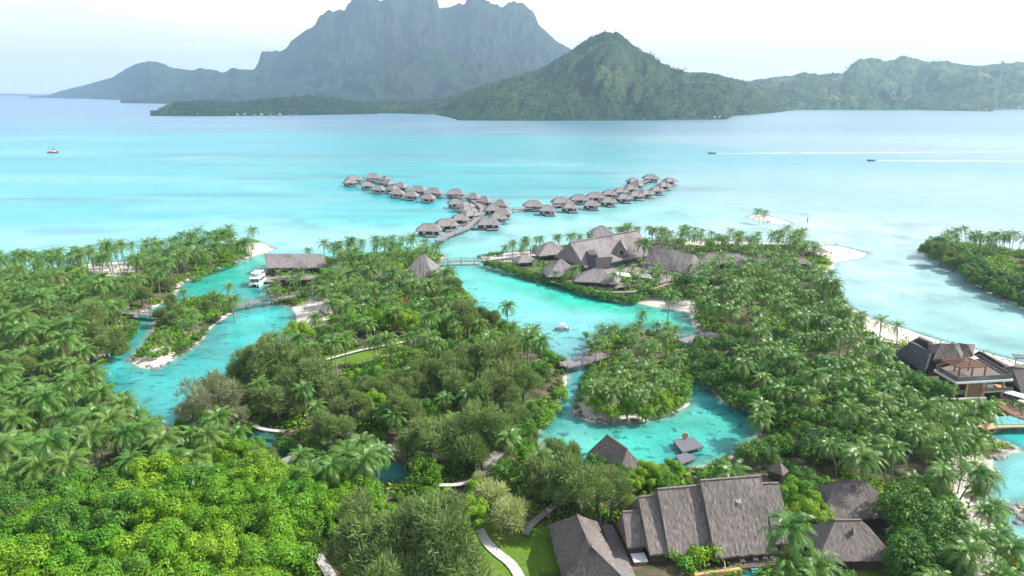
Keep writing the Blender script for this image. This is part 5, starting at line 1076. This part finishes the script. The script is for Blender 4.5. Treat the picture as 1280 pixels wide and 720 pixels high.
for cm, tm in P_['broad']:
    c2_ = cm.copy(); c2_.materials.clear(); c2_.materials.append(M['midleaf']); P_['mid'].append((c2_, tm))
P_['dark'] = []
for i in range(4):
    b = dome_blobs(200 + i, 40, 4.2, 2.8, 3.6, .8, 1.5); P_['dark'].append(proto(leaf_cloud(10 + i, b, 75, .42, .6), 'darkleaf', b, 2.6, .26, i + 10))
P_['cas'] = []
for i in range(5):
    b = []; rs_ = np.random.default_rng(300 + i)
    for q in range(7):
        ox, oy = (rs_.uniform(-2.9, 2.9), rs_.uniform(-2.9, 2.9)); hz_ = rs_.uniform(3.6, 7.2) - .35 * math.hypot(ox, oy)
        b += [(u[0] + ox, u[1] + oy, u[2], u[3], u[4]) for u in dome_blobs(310 + 10 * i + q, 11, 1.9, rs_.uniform(2.0, 3.2), hz_, .55, 1.15, .2)]
    P_['cas'].append(proto(needle_cloud(20 + i, b, 190, .62, .05), 'casuarina', b, 6.0, .3, i + 20))
P_['dry'] = []
for i in range(2):
    b = dome_blobs(330 + i, 40, 4.4, 4.2, 5.6, .6, 1.2, .2); P_['dry'].append(proto(needle_cloud(40 + i, b, 95, .7, .04), 'dryneedle', b, 6.0, .28, i + 30))
P_['shrub'] = []; P_['dshrub'] = []; P_['lime'] = []; P_['pale'] = []; P_['flower'] = []; P_['clip'] = []
for i in range(4):
    b = dome_blobs(400 + i, 12, 1.3, .9, .9, .45, .8); P_['shrub'].append((quads_mesh('crown', *leaf_cloud(50 + i, b, 130, .30, .6), 'broadleaf'), None))
    b = dome_blobs(420 + i, 12, 1.3, .9, .9, .45, .8); P_['dshrub'].append((quads_mesh('crown', *leaf_cloud(60 + i, b, 130, .30, .6), 'darkleaf'), None))
for i in range(2):
    b = dome_blobs(440 + i, 14, 1.4, 1.0, 1.0, .5, .85); P_['lime'].append((quads_mesh('crown', *leaf_cloud(70 + i, b, 130, .30, .6), 'lime'), None))
    b = dome_blobs(450 + i, 10, 1.3, .9, 1.0, .45, .75); P_['flower'].append((quads_mesh('crown', *leaf_cloud(75 + i, b, 130, .26, .6), 'flower'), None))
    b = dome_blobs(460 + i, 26, 1.9, 1.5, 2.4, .5, .8); P_['pale'].append(proto(needle_cloud(80 + i, b, 170, .75, .055, 1.0), 'paleleaf', b, 1.8, .2, i + 60))
b = dome_blobs(480, 60, 2.6, 1.7, 1.8, .45, .6, .0); P_['clip'].append((quads_mesh('crown', *leaf_cloud(90, b, 150, .22, .7), 'lime'), None))

# ------------------------------------------------------------------ where things grow
TREES = []    # kind, x, y, scale, ground z
occ = []
def add(kind, x, y, s, z=None, rz=None): TREES.append([kind, x, y, s, z, random.random() * 6.283 if rz is None else rz])
RAD = dict(mid=4.8, broad=4.8, dark=4.4, cas=4.8, dry=4.6, shrub=1.6, dshrub=1.6, lime=1.7, pale=2.2, flower=1.6, clip=2.6, palm=3.2)
TOP = dict(mid=7.9, broad=7.9, dark=6.6, cas=11.2, dry=10, shrub=2, dshrub=2, lime=2.2, pale=4.2, flower=2, clip=3.6, palm=11)
def man(kind, px, py, s, zc=None):
    """px,py is the centre of the crown in the view; stands where that crown meets the ground below it"""
    zc = (TOP[kind] * .6 if kind != 'palm' else 8.8) * s if zc is None else zc; w = W(px, py, 1.4 + zc); add(kind, w[0], w[1], s)
# large trees one can point at
for px, py, s in [(530,450,.7),(495,470,.7),(430,480,.7),(105,396,1.35),(82,388,1.15),(128,412,1.05),(350,440,1.35),(318,452,1.1),(378,455,1.15),(345,478,1.0),(400,478,.9),(625,448,1.35),(595,440,1.1),(655,462,1.0),(562,460,1.0),(530,468,.85),(500,478,.85),
        (565,514,1.25),(590,528,1.1),(535,520,1.1),(505,505,.9),(440,498,.95),(415,520,.9),(498,650,1.45),(535,668,1.4),(470,668,1.2),(510,700,1.25),(550,700,1.1),(560,353,1.0),(585,385,1.1),(540,355,.7),
        (703,556,.85),(725,590,1.1),(748,600,.9),(680,578,.9),(765,612,.8),(30,400,.9),(60,440,1.0),(160,345,.8),(205,345,.7),(18,520,1.0),(135,370,.9),(175,360,.8),(890,345,.8),(905,352,.9),(950,346,.7),(1180,305,1.1),(1195,315,.9),(1165,300,.9),
        (20,455,.9),(640,500,.9),(10,640,1.0),(615,480,1.0),(470,480,.8)]: man('cas', px, py, s * (1.16 if s > .95 and 300 < px < 760 and py < 720 else 1))
man('dry', 262, 500, 1.25); man('dry', 285, 515, .8); man('dry', 240, 510, .8)
for px, py, s in [(490,395,.9),(470,402,.8),(512,402,.8),(500,385,.7),(445,402,.7)]: man('broad', px, py, s)
for px, py in [(20,640),(60,625),(105,618),(150,612),(195,605),(235,612),(275,622),(315,632),(345,655),(350,690),(30,680),(75,668),(120,660),(165,655),(210,650),(255,660),(300,672),(25,715),(70,708),(115,702),(160,698),(210,695),(260,702),(310,712),(160,735),(60,742),(250,740),(345,725),(105,745),(205,742),(305,750)]: man('mid' if random.random() < (.75 if px < 190 and py < 690 else .2) else 'broad', px + random.uniform(-5, 5), py, random.uniform(.85, 1.15))
for px, py, s in [(395,612,.8),(425,602,.85),(455,622,.8),(400,645,.85),(430,640,.8),(250,588,.7),(290,570,.75),(315,560,.6),(370,600,.7),(600,612,.5),(590,640,.6),(1000,625,.75),(1015,640,.7),(995,655,.6),(810,590,.55),(830,594,.5),(790,598,.5)]: man('broad', px, py, s)
for px, py, s in [(1135,640,1.1),(1142,668,.9),(1160,665,1.0),(1128,708,.7),(1145,700,1.0),(1180,640,.8),(905,425,.8),(930,435,.9),(960,440,.9),(900,450,.85),(925,462,.95),(955,468,.95),(985,455,.9),(915,485,.7),(945,490,.9),(975,490,.9),(1000,480,.9),(965,510,.8),(990,515,.8),(900,468,.7),
        (935,565,.6),(955,560,.7),(905,585,.5),(1010,540,.8),(1040,548,.8),(1060,560,.8),(1020,565,.7),(640,545,.7),(655,530,.7),(665,510,.7),(590,575,.45),(740,570,.6),(720,610,.7),(700,600,.7),(290,600,.4),(215,560,.7),(190,570,.7),(170,575,.6),(1005,600,.6),(1120,632,.5),(1190,690,.8),(1175,715,.8)]: man('dark', px, py, s)
for px, py, s in [(636,648,1.2),(614,619,1.2),(598,600,.6),(787,628,.6),(700,612,.7),(905,572,.4)]: man('pale', px, py, s)
for px, py, s in [(745,500,.5),(765,508,.5),(785,503,.55),(808,507,.5),(828,500,.45),(755,494,.5)]: man('broad', px, py, s)
man('clip', 530, 584, 1.35); man('clip', 573, 580, .6)
for px, py, s in [(745,570,1.3),(752,588,1.2),(168,400,1.2),(540,610,1.3),(700,545,.8),(235,405,.8)]: man('lime', px, py, s)
for px, py in [(501,377),(523,397),(530,394),(506,375)]: man('flower', px, py, 1.1)
# lone palms that stand out
for px, py, s in [(668,322,.6),(676,329,.58),(684,325,.6),(690,333,.55),(710,331,.6),(717,337,.58),(725,331,.6),(660,300,.62),(672,297,.62),(700,297,.64),(722,292,.64),(735,289.5,.62),(745,286,.66),(762,283,.62),(775,281,.66),(786,279,.64),(797,282,.66),(815,286,.66),(826,290,.62),(840,296,.66),(850,303,.62),(862,308,.64),(875,322,.66),(885,330,.64),(862,330,.6),(818,349,.6),(804,352,.58),(1005,302,.7),(1016,306,.66),(340,348,.62),(348,340,.62),(356,350,.6),(364,338,.62),(374,344,.6),(384,336,.66),(394,346,.6),(337,355,.6),(402,340,.65),(345,358,.55),(390,355,.55),(508,338,.7),(520,342,.7),(538,340,.66),(546,347,.66),(497,330,.7),(1190,550,.8),(1205,575,.75),(1218,590,.8),(1235,600,.75),(1242,628,.8),(1196,622,.8),(1236,655,.85),(1250,672,.8),(1265,690,.9),(1178,590,.8),(1206,655,.85),(1228,635,.7),(1244,705,.9),(1205,690,.9),(1225,680,.8),(775,336,.62),(788,331,.6),(800,338,.62),(815,340,.6),(826,330,.62),(768,343,.6),(808,327,.58),(835,338,.6),(712,338,.6),(722,333,.62),(695,334,.6),(842,346,.62),(790,346,.6),(640,303,.6),(655,306,.6),(665,308,.62),(745,478,.72),(765,486,.7),(785,480,.72),(805,488,.7),(825,478,.72),(840,470,.7),(775,465,.75),(137,310,1.15),(147,313,1.0),(155,322,.9),(295,300,1.0),(303,297,1.1),(310,299,1.0),(634,378,.85),(951,257,.95),(956,260,.85),(1103,398,.75),(1125,404,.7),(289,366,.9),(236,395,.8) if 0 else (205,412,.7),(391,388,.9),(708,392,.01) if 0 else (836,372,.85),
        (806,300,1.2),(45,578,1.25),(165,525,1.2),(160,545,1.1),(230,568,1.1),(250,598,.9),(430,560,1.15),(455,575,1.1),(410,580,1.1),(450,545,1.0),(470,560,1.0),(385,575,1.0),(680,428,1.0),(660,420,1.0),(1085,580,1.2),(930,590,1.1),(1000,678,1.1),(1020,690,1.1),(1028,716,1.0),(985,690,1.0),(1050,410,.6),(1052,370,.7)]:
    man('palm', px, py, s * (.84 if py > 500 else .95))
REG = [ # ground polygon in the view, spacing in metres, {kind: share}, scale range
 ([(-60,346),(60,338),(165,330),(290,306),(342,312),(262,342),(224,356),(205,378),(168,396),(150,425),(118,450),(122,480),(165,520),(190,530),(150,560),(-60,560)], 3.70, dict(palm=.86, cas=.03, broad=.03, shrub=.05, lime=.03), (0.69, 0.99)),
 ([(-60,560),(150,560),(215,540),(270,560),(300,610),(120,640),(-60,660)], 3.40, dict(palm=.82, broad=.03, shrub=.12, dshrub=.03), (0.77, 1.03)),
 ([(-60,660),(120,640),(300,620),(370,640),(400,800),(-60,900)], 3.11, dict(broad=.85, shrub=.15), (0.80, 1.05)),
 ([(300,600),(420,610),(560,620),(590,660),(590,760),(380,760)], 3.40, dict(broad=.25, cas=.15, dark=.2, shrub=.3, dshrub=.1), (0.60, 0.90)),
 ([(250,545),(300,560),(350,585),(430,600),(300,610)], 3.33, dict(palm=.4, shrub=.3, broad=.3), (0.60, 0.86)),
 ([(340,332),(400,328),(500,316),(556,322),(548,335),(560,356),(600,394),(540,415),(420,430),(400,420),(420,395),(375,380),(345,376)], 3.63, dict(palm=.84, shrub=.07, dshrub=.04, broad=.05), (0.65, 0.90)),
 ([(420,430),(540,415),(600,396),(672,438),(706,460),(690,516),(676,536),(672,560),(640,600),(560,590),(440,560),(330,540),(262,500),(330,456),(372,412)], 3.63, dict(palm=.38, cas=.06, broad=.05, dark=.14, shrub=.17, dshrub=.20), (0.56, 0.86)),
 ([(600,600),(640,590),(690,582),(850,590),(935,555),(955,530),(1020,540),(1010,600),(890,600),(770,636),(690,650),(640,640)], 3.11, dict(palm=.2, broad=.12, dark=.26, shrub=.25, dshrub=.17), (0.52, 0.82)),
 ([(606,324),(700,312),(820,303),(1000,306),(1012,312),(1000,318),(900,322),(820,318),(800,290),(700,318),(660,322),(640,330)], 3.85, dict(palm=.93, shrub=.07), (0.62, 0.82)),
 ([(640,334),(690,346),(760,362),(800,368),(840,352),(860,340),(820,322),(700,345)], 3.70, dict(palm=.45, shrub=.35, dshrub=.2), (0.52, 0.73)),
 ([(842,342),(870,330),(1000,318),(1036,330),(1024,345),(1036,364),(1060,384),(1085,400),(1110,440),(1010,540),(955,528),(890,486),(876,450),(872,412),(866,396)], 3.63, dict(palm=.66, broad=.03, dark=.12, shrub=.09, dshrub=.07, lime=.03), (0.62, 0.90)),
 ([(1110,440),(1150,450),(1160,480),(1200,505),(1230,530),(1240,570),(1236,620),(1245,690),(1240,780),(1130,780),(1110,690),(1090,640),(1040,600),(1010,600),(1020,530)], 3.55, dict(palm=.74, dark=.14, shrub=.06, dshrub=.06), (0.65, 0.95)),
 ([(985,640),(1040,650),(1060,700),(1130,720),(1130,800),(960,800),(985,720)], 3.11, dict(palm=.35, dark=.35, shrub=.3), (0.60, 0.82)),
 ([(733,430),(795,415),(838,422),(861,438),(862,470),(856,500),(840,515),(790,522),(740,522),(724,510),(735,480),(740,455)], 2.74, dict(palm=.58, broad=.10, dark=.03, shrub=.20, lime=.09), (0.48, 0.66)),
 ([(222,380),(292,378),(280,396),(262,408),(250,425),(225,432),(200,420),(195,400)], 2.66, dict(palm=.35, cas=.12, shrub=.33, dshrub=.2), (0.43, 0.65)),
 ([(1158,316),(1210,338),(1214,352),(1290,386),(1380,415),(1450,390),(1400,335),(1240,311),(1200,306)], 3.26, dict(palm=.36, dark=.54, cas=.1), (0.65, 0.90)),
]
# fringe bushes along banks: polyline in the view, kind, spacing, scale
FR = [([(606,330),(630,337),(660,346),(700,356),(740,369),(790,377),(800,371),(860,375)], ['dshrub'], 1.35, 1.35), ([(640,340),(680,349),(720,360),(770,368)], ['dshrub'], 2.2, 1.1), ([(876,432),(878,450),(888,486),(905,500),(935,512),(952,526)], ['dark'], 3.6, .6),
      ([(604,394),(642,413),(676,438),(706,458)], ['dshrub','shrub'], 2.2, 1.1), ([(704,484),(698,502),(686,520),(674,540)], ['shrub','lime'], 2.0, 1.1), ([(340,376),(368,377),(390,372)], ['shrub'], 2.0, 1.0), ([(862,440),(862,470),(857,490),(845,510),(820,518)], ['shrub','dshrub'], 2.0, 1.0),
      ([(1156,316),(1190,327),(1208,339),(1213,352),(1240,365),(1290,386),(1350,408)], ['dark'], 3.4, .75), ([(1170,314),(1215,337),(1225,350),(1290,376)], ['dark'], 4.0, .9), ([(1025,330),(1032,331),(1036,333)], ['lime'], 1.8, 1.0), ([(600,322),(615,321),(632,321)], ['dshrub'], 1.6, 1.0),
      ([(1255,640),(1245,665),(1256,690)], ['shrub'], 2.4, 1.0), ([(690,596),(740,606),(800,606),(850,598)], ['dark','broad'], 3.4, .5), ([(842,708),(856,710),(872,708),(885,706)], ['shrub'], 1.7, 1.2), ([(988,712),(1020,714)], ['shrub'], 1.6, .8),
      ([(178,440),(190,452),(205,440),(215,445),(228,436),(245,424),(258,412)], ['dshrub','shrub'], 2.6, .9), ([(733,420),(745,416),(760,414)], ['shrub'], 2.2, 1.0), ([(590,636),(594,655),(588,680),(590,700)], ['shrub'], 2.0, .9), ([(1240,536),(1225,548),(1215,560)], ['shrub'], 1.8, .8), ([(862,452),(857,472),(855,490),(850,508)], ['shrub','lime'], 1.8, .9), ([(738,446),(740,462),(733,482),(727,500),(722,512)], ['shrub','dshrub'], 1.8, .9), ([(775,350),(800,352),(830,348)], ['dshrub','shrub'], 1.8, 1.1), ([(770,338),(790,334),(806,334)], ['dshrub'], 2.6, .9), ([(722,515),(745,520)], ['dshrub'], 2.4, .7), ([(733,430),(760,420),(795,415),(838,422),(860,438)], ['shrub'], 2.4, .9), ([(230,512),(250,522),(290,532),(320,542)], ['dshrub','shrub'], 1.8, 1.2), ([(225,540),(260,548),(300,562),(340,580)], ['shrub','lime'], 1.8, 1.2), ([(370,590),(420,606),(470,612)], ['shrub'], 1.8, 1.2), ([(350,552),(400,572),(450,574)], ['dshrub'], 1.8, 1.2), ([(240,350),(283,334),(300,329)], ['lime','shrub'], 2.5, 1.1), ([(125,452),(150,440),(166,412)], ['shrub','dshrub'], 2.2, 1.1), ([(120,470),(140,500),(170,522),(200,530)], ['shrub','dshrub'], 2.4, 1.1)]
for pts, kinds, sp_, sc in FR:
    w = [W(*p, 1) for p in pts]
    for i in range(len(w) - 1):
        l = np.linalg.norm(w[i + 1] - w[i]); n = max(1, int(l / sp_))
        for k in range(n):
            p = w[i] + (w[i + 1] - w[i]) * (k + random.random() * .6) / n; add(random.choice(kinds), p[0] + random.uniform(-.5, .5), p[1] + random.uniform(-.5, .5), sc * random.uniform(.8, 1.2))
n_manual = len(TREES)
PA = np.array(PATHS)
grid = {}
def near(x, y, r):
    gx_, gy_ = int(x // 8), int(y // 8)
    for a in range(gx_ - 1, gx_ + 2):
        for b_ in range(gy_ - 1, gy_ + 2):
            for (u, v, q) in grid.get((a, b_), ()):
                if (u - x) ** 2 + (v - y) ** 2 < (r * .5 + q * .5) ** 2: return True
    return False
def put(x, y, r): grid.setdefault((int(x // 8), int(y // 8)), []).append((x, y, r))
for k, x, y, s, z, rz in TREES: put(x, y, RAD[k] * s * (.9 if k != 'palm' else .7))
BLD = []
for o in list(COL.objects):
    if o.type == 'EMPTY' and o.get('category') in ('villa', 'pavilion', 'building', 'restaurant', 'boathouse', 'hut', 'shelter'):
        for ch in o.children:
            if ch.name.split('.')[0] in ('wall', 'roof', 'terrace_floor'):
                vs = np.array([v.co[:] for v in ch.data.vertices]) + np.array(o.location); BLD.append((vs[:, 0].min() - .8, vs[:, 0].max() + .8, vs[:, 1].min() - .8, vs[:, 1].max() + .8))
BA = np.array(BLD)
SP = dict(palm=1.0, cas=1.5, broad=1.35, dark=1.3, shrub=.6, dshrub=.6, lime=.6)
for poly, spacing, mix, (s0, s1) in REG:
    wp = WP(poly, 1.2); x0, y0 = wp.min(0); x1, y1 = wp.max(0); area = (x1 - x0) * (y1 - y0); nt_ = int(area / spacing ** 2 * 5); ks = list(mix); pr = np.array([mix[k] for k in ks]); pr /= pr.sum()
    xs = rng.uniform(x0, x1, nt_); ys = rng.uniform(y0, y1, nt_); ok = inpoly(xs, ys, wp); xs = xs[ok]; ys = ys[ok]; dd = landd(xs, ys)
    lw = np.zeros(len(xs), bool)
    for q in LAWNS: lw |= inpoly(xs, ys, q)
    snd_ = np.zeros(len(xs), bool)
    for q in SANDS[:5] + SANDS[6:7] + SANDS[8:9]: snd_ |= inpoly(xs, ys, q)
    for x, y, d_, l_, sn in zip(xs, ys, dd, lw, snd_):
        k = ks[rng.choice(len(ks), p=pr)]
        if d_ < (.3 if 'shrub' in k else 1.2) or l_: continue
        if sn and rng.random() < (.93 if k != 'palm' else .8): continue
        s = rng.uniform(s0, s1); r = spacing * SP[k] * (.85 + .3 * rng.random())
        if near(x, y, r): continue
        if len(PA) and ((PA[:, 0] - x) ** 2 + (PA[:, 1] - y) ** 2 < (PA[:, 2] + .4) ** 2).any(): continue
        if ((BA[:, 0] < x) & (x < BA[:, 1]) & (BA[:, 2] < y) & (y < BA[:, 3])).any(): continue
        zc = (TOP[k] * .6 if k != 'palm' else 8.8) * s + 1.4; px, py = P(x, y, zc); rp = RAD[k] * s * .62 * F / math.hypot(x, y, H - zc)
        if px < -60 or px > 1345 or py > 800: continue
        hit = False
        if k == 'palm': rp *= .7
        for a, b_ in ((0, 0), (-rp, 0), (rp, 0), (0, -rp), (0, rp * .7)):
            if clear_hit(px + a, py + b_): hit = True; break
        if hit: continue
        put(x, y, r); add(k, x, y, s)
# ------------------------------------------------------------------ build them
xy = np.array([[t[1], t[2]] for t in TREES]); dz = landd(xy[:, 0], xy[:, 1]); zz = shore_h(xy[:, 0], xy[:, 1], dz)[0]
for t, z in zip(TREES, zz): t[4] = max(float(z), .1) - .05
def pxsize(t): return t[3] / math.hypot(t[1], t[2], H)
def visible(t):
    px, py = P(t[1], t[2], 1.4 + TOP[t[0]] * t[3] * .8); return -40 < px < 1320 and py < 745
TREES = [t for t in TREES if visible(t)]
palms = sorted([t for t in TREES if t[0] == 'palm'], key=pxsize, reverse=True)
NAMES = dict(palm=('coconut_palm', 'palm tree', 'coconut palms in the groves'), cas=('ironwood_tree', 'tree', 'feathery ironwood trees'), dry=('ironwood_tree', 'tree', None), broad=('broadleaf_tree', 'tree', 'bright green broadleaf trees'), mid=('broadleaf_tree', 'tree', 'muted green broadleaf trees'), dark=('dark_tree', 'tree', 'dark green bushy trees'),
             shrub=('shrub', 'shrub', 'bright green shrubs'), dshrub=('shrub', 'shrub', 'dark green shrubs'), lime=('shrub', 'shrub', 'lime green shrubs'), pale=('screw_pine', 'tree', 'pale screw pines'), flower=('flowering_shrub', 'shrub', 'red flowering shrubs'), clip=('clipped_shrub', 'shrub', None))
def desc(t):
    k, s = t[0], t[3]
    if k == 'palm': return 'tall coconut palm' if s > 1.0 else ('coconut palm' if s > .82 else 'low coconut palm')
    if k == 'cas': return 'big feathery ironwood' if s > 1.05 else 'feathery ironwood'
    return dict(dry='sparse grey-olive ironwood', broad='bright green leafy tree', mid='muted green leafy tree', dark='dark green bushy tree', shrub='bright green shrub', dshrub='dark green shrub', lime='lime green shrub', pale='pale tufted screw pine', flower='red flowering shrub', clip='round clipped lime green bush')[k]
lab = []
def plant(t):
    k, x, y, s, z, rz = t; nm, cat, grp = NAMES[k]
    if k == 'palm':
        s = s * random.choice((.82, .92, 1, 1, 1.06, 1.14)) if (s < .999 and pxsize(t) > .0035) else s; r = empty(nm, (x, y, z), 'x', cat, grp, rz); r.scale = (s, s, s); tm, top = random.choice(TR); hh = random.uniform(.8, 1.15)
        a = link(tm, 'trunk', r); a.scale = (1, 1, hh); c = link(random.choice(palm_hi), 'crown', r, (top[0], top[1], top[2] * hh)); c.rotation_euler = (random.uniform(-.12, .12), random.uniform(-.12, .12), random.random() * 6.28)
    else:
        cm, tm = random.choice(P_[k])
        if tm is None:
            r = link(cm, nm, None, (x, y, z)); tag(r, 'x', cat, grp); r.rotation_euler = (0, 0, rz); r.scale = (s * random.uniform(.9, 1.25), s, s * random.uniform(.85, 1.15))
        else:
            r = empty(nm, (x, y, z), 'x', cat, grp, rz); r.scale = (s * random.uniform(.92, 1.1), s, s * random.uniform(.92, 1.12)); link(tm, 'trunk', r); c = link(cm, 'crown', r)
    lab.append((r, desc(t), x, y))
CAP = 300
def split(ts): ts = sorted(ts, key=pxsize, reverse=True); return ts[:CAP], ts[CAP:]
for k in ('palm', 'cas', 'dry', 'broad', 'mid', 'dark', 'pale', 'flower', 'clip', 'lime'):
    a, b_ = split([t for t in TREES if t[0] == k])
    for t in a: plant(t)
    if k == 'palm': far_palms = b_
sh, sh_far = split([t for t in TREES if t[0] in ('shrub', 'dshrub')])
for t in sh: plant(t)
label_all(lab)
print('TREES', {k: sum(t[0] == k for t in TREES) for k in NAMES}, 'far palms', len(far_palms))
def merge(ts, data, name, matn, label, zo=0):
    Qa = []; Va = []; Ha = []
    for t in ts:
        q, v = data[random.randrange(len(data))]; c, s_ = math.cos(t[5]), math.sin(t[5]); q2 = q.copy() * t[3]; x = q2[..., 0] * c - q2[..., 1] * s_; y = q2[..., 0] * s_ + q2[..., 1] * c
        off = t[6] if len(t) > 6 else (0, 0, 0); q3 = np.stack([x + t[1] + off[0], y + t[2] + off[1], q2[..., 2] + t[4] + off[2]], -1); Qa.append(q3); Va.append(v); Ha.append(np.full(len(v), random.random()))
    o = link(quads_mesh(name, np.concatenate(Qa), np.concatenate(Va), matn, np.concatenate(Ha)), name); tag(o, label, None, None, 'stuff'); return o
if far_palms:
    tq_ = []; 
    for t in far_palms:
        pts = trunk_pts(random.uniform(.2, 2.2), random.random() * 6.28, 8.6 * random.uniform(.8, 1.15) * t[3], 4); t.append(pts[-1])
        for i in range(3):
            for a in range(3):
                r0, r1 = .17, .14; p = np.array(pts[i]) + [t[1], t[2], t[4]]; q = np.array(pts[i + 1]) + [t[1], t[2], t[4]]; a0, a1 = a * 2.094, (a + 1) * 2.094
                tq_.append([p + [math.cos(a0) * r0, math.sin(a0) * r0, 0], p + [math.cos(a1) * r0, math.sin(a1) * r0, 0], q + [math.cos(a1) * r1, math.sin(a1) * r1, 0], q + [math.cos(a0) * r1, math.sin(a0) * r1, 0]])
    merge(far_palms, lo_data, 'palm_grove', 'palmleaf', 'dense palm crowns further off among the groves')
    o = link(quads_mesh('palm_grove_trunks', np.array(tq_), np.full(len(tq_), .5), 'palmbark'), 'palm_grove_trunks'); tag(o, 'slim trunks of the palms further off', kind='stuff')
if sh_far:
    sd = [leaf_cloud(500 + i, dome_blobs(500 + i, 9, 1.3, .9, .9, .5, .8), 60, .42, .7) for i in range(3)]; merge(sh_far, sd, 'bushes', 'darkleaf', 'low bushes further off between the palms')
# undergrowth: leafy ground cover wherever it is neither sand, lawn, path nor building
n = 42000; wp = None; xs = rng.uniform(-300, 330, n * 4); ys = rng.uniform(75, 400, n * 4); dd = landd(xs, ys); ok = dd > 1.6
for q in LAWNS: ok &= ~inpoly(xs, ys, q)
for q in SANDS: ok &= ~inpoly(xs, ys, q) | (rng.random(len(xs)) < .03)
ok &= fbm(xs / 11, ys / 11, 3, 5) > .40
xs, ys = xs[ok], ys[ok]
ppx, ppy = P(xs, ys, 1.5); ok = (ppx > -30) & (ppx < 1310) & (ppy < 740)
xs, ys = xs[ok], ys[ok]
if len(PA):
    dmin = np.full(len(xs), 1e9)
    for a in PA: dmin = np.minimum(dmin, np.hypot(xs - a[0], ys - a[1]) - a[2])
    ok = dmin > .1; xs, ys = xs[ok], ys[ok]
for a in BA: ok = ~((a[0] + .8 < xs) & (xs < a[1] - .8) & (a[2] + .8 < ys) & (ys < a[3] - .8)); xs, ys = xs[ok], ys[ok]
xs, ys = xs[:n], ys[:n]; zg = shore_h(xs, ys, landd(xs, ys))[0]; per = 9; rs = rng
cx = np.repeat(xs, per) + rs.normal(size=len(xs) * per) * .55; cy_ = np.repeat(ys, per) + rs.normal(size=len(xs) * per) * .55; cz = np.repeat(zg + rs.uniform(.1, .9, len(xs)) ** 1.5, per) + rs.uniform(-.2, .35, len(xs) * per)
c = np.stack([cx, cy_, cz], -1); nmv = rs.normal(size=c.shape) * .55 + [0, 0, 1]; nmv /= np.linalg.norm(nmv, axis=1)[:, None]; u = np.cross(nmv, rs.normal(size=c.shape)); u /= np.linalg.norm(u, axis=1)[:, None]; w = np.cross(nmv, u); s = rs.uniform(.2, .5, len(c))[:, None]
Qa = np.stack([c - u * s, c + w * s * .6, c + u * s, c - w * s * .6], 1)
hh = np.repeat(rs.random(len(xs)), per); o = link(quads_mesh('undergrowth', Qa, np.clip(np.repeat(fbm(xs / 9, ys / 9, 2, 1), per) + rs.uniform(-.35, .35, len(c)), 0, 1), 'broadleaf', hh), 'undergrowth'); tag(o, 'low leafy undergrowth between the trees', kind='stuff')

FORM = hill_mat('far_forest_leaves', (.03, .06, .02), (.13, .19, .065), (.05, .09, .03), .1, .02)
for nm_, X, Y, Zz, T in HF:
    if nm_ not in ('hill', 'hills', 'peninsula'): continue
    n_ = {'hill': 15000, 'hills': 15000, 'peninsula': 7000}[nm_]; i0 = int(X.shape[0] * .80); ii = (rng.random(n_) ** 1.15 * i0).astype(int) + 1; jj = rng.integers(8, X.shape[1] - 8, n_)
    z_ = Zz[ii, jj]; rr_ = np.hypot(X[ii, jj], Y[ii, jj]); sl = np.abs(Zz[np.minimum(ii + 1, X.shape[0] - 1), jj] - Zz[ii - 1, jj]); ok = (z_ > .8) & (rng.random(n_) < .15 + 1.6 * (fbm(X[ii, jj] / 140, Y[ii, jj] / 90, 4, 2) - .25))
    k_ = 5; c = np.stack([X[ii, jj], Y[ii, jj], z_], -1)[ok]; m_ = len(c); c = c + rng.normal(size=c.shape) * [4, 4, 0]; sz_ = rng.uniform(1.4, 4.0, m_) * {'hill': 1, 'hills': 1.5, 'peninsula': 1.1}[nm_]
    cc2 = np.repeat(c, k_, 0) + rng.normal(size=(m_ * k_, 3)) * np.repeat(sz_, k_)[:, None] * [.5, .5, .3] + np.array([0, 0, 1]) * np.repeat(sz_, k_)[:, None] * .7
    nn = rng.normal(size=(m_ * k_, 3)) * .38 + [0, -.3, 1]; nn /= np.linalg.norm(nn, axis=1)[:, None]; u = np.cross(nn, rng.normal(size=nn.shape)); u /= np.linalg.norm(u, axis=1)[:, None]; w = np.cross(nn, u); s_ = np.repeat(sz_, k_)[:, None] * rng.uniform(.5, .9, (m_ * k_, 1))
    o = link(quads_mesh('forest', np.stack([cc2 - u * s_, cc2 + w * s_ * .8, cc2 + u * s_, cc2 - w * s_ * .8], 1), rng.uniform(0, 1, m_ * k_), 'midleaf'), 'forest'); o.data.materials[0] = FORM if nm_ != 'hills' else MH3
    tag(o, {'hill': 'forest on the slopes of the pointed hill', 'hills': 'forest on the low hills at the right', 'peninsula': 'forest along the low peninsula'}[nm_], kind='stuff')

# ------------------------------------------------------------------ haze
m, t, N, L, o = mat('sea_haze'); v = N('ShaderNodeVolumePrincipled'); v.inputs['Color'].default_value = (.56, .75, .96, 1); v.inputs['Density'].default_value = HAZE; v.inputs['Anisotropy'].default_value = .35; L(v.outputs[0], o.inputs['Volume'])
hz = MB(); hz.box((0, 0, 405), (33000, 33000, 822)); ho = hz.build('haze', m); ho['kind'] = 'stuff'; ho['label'] = 'pale blue sea haze'
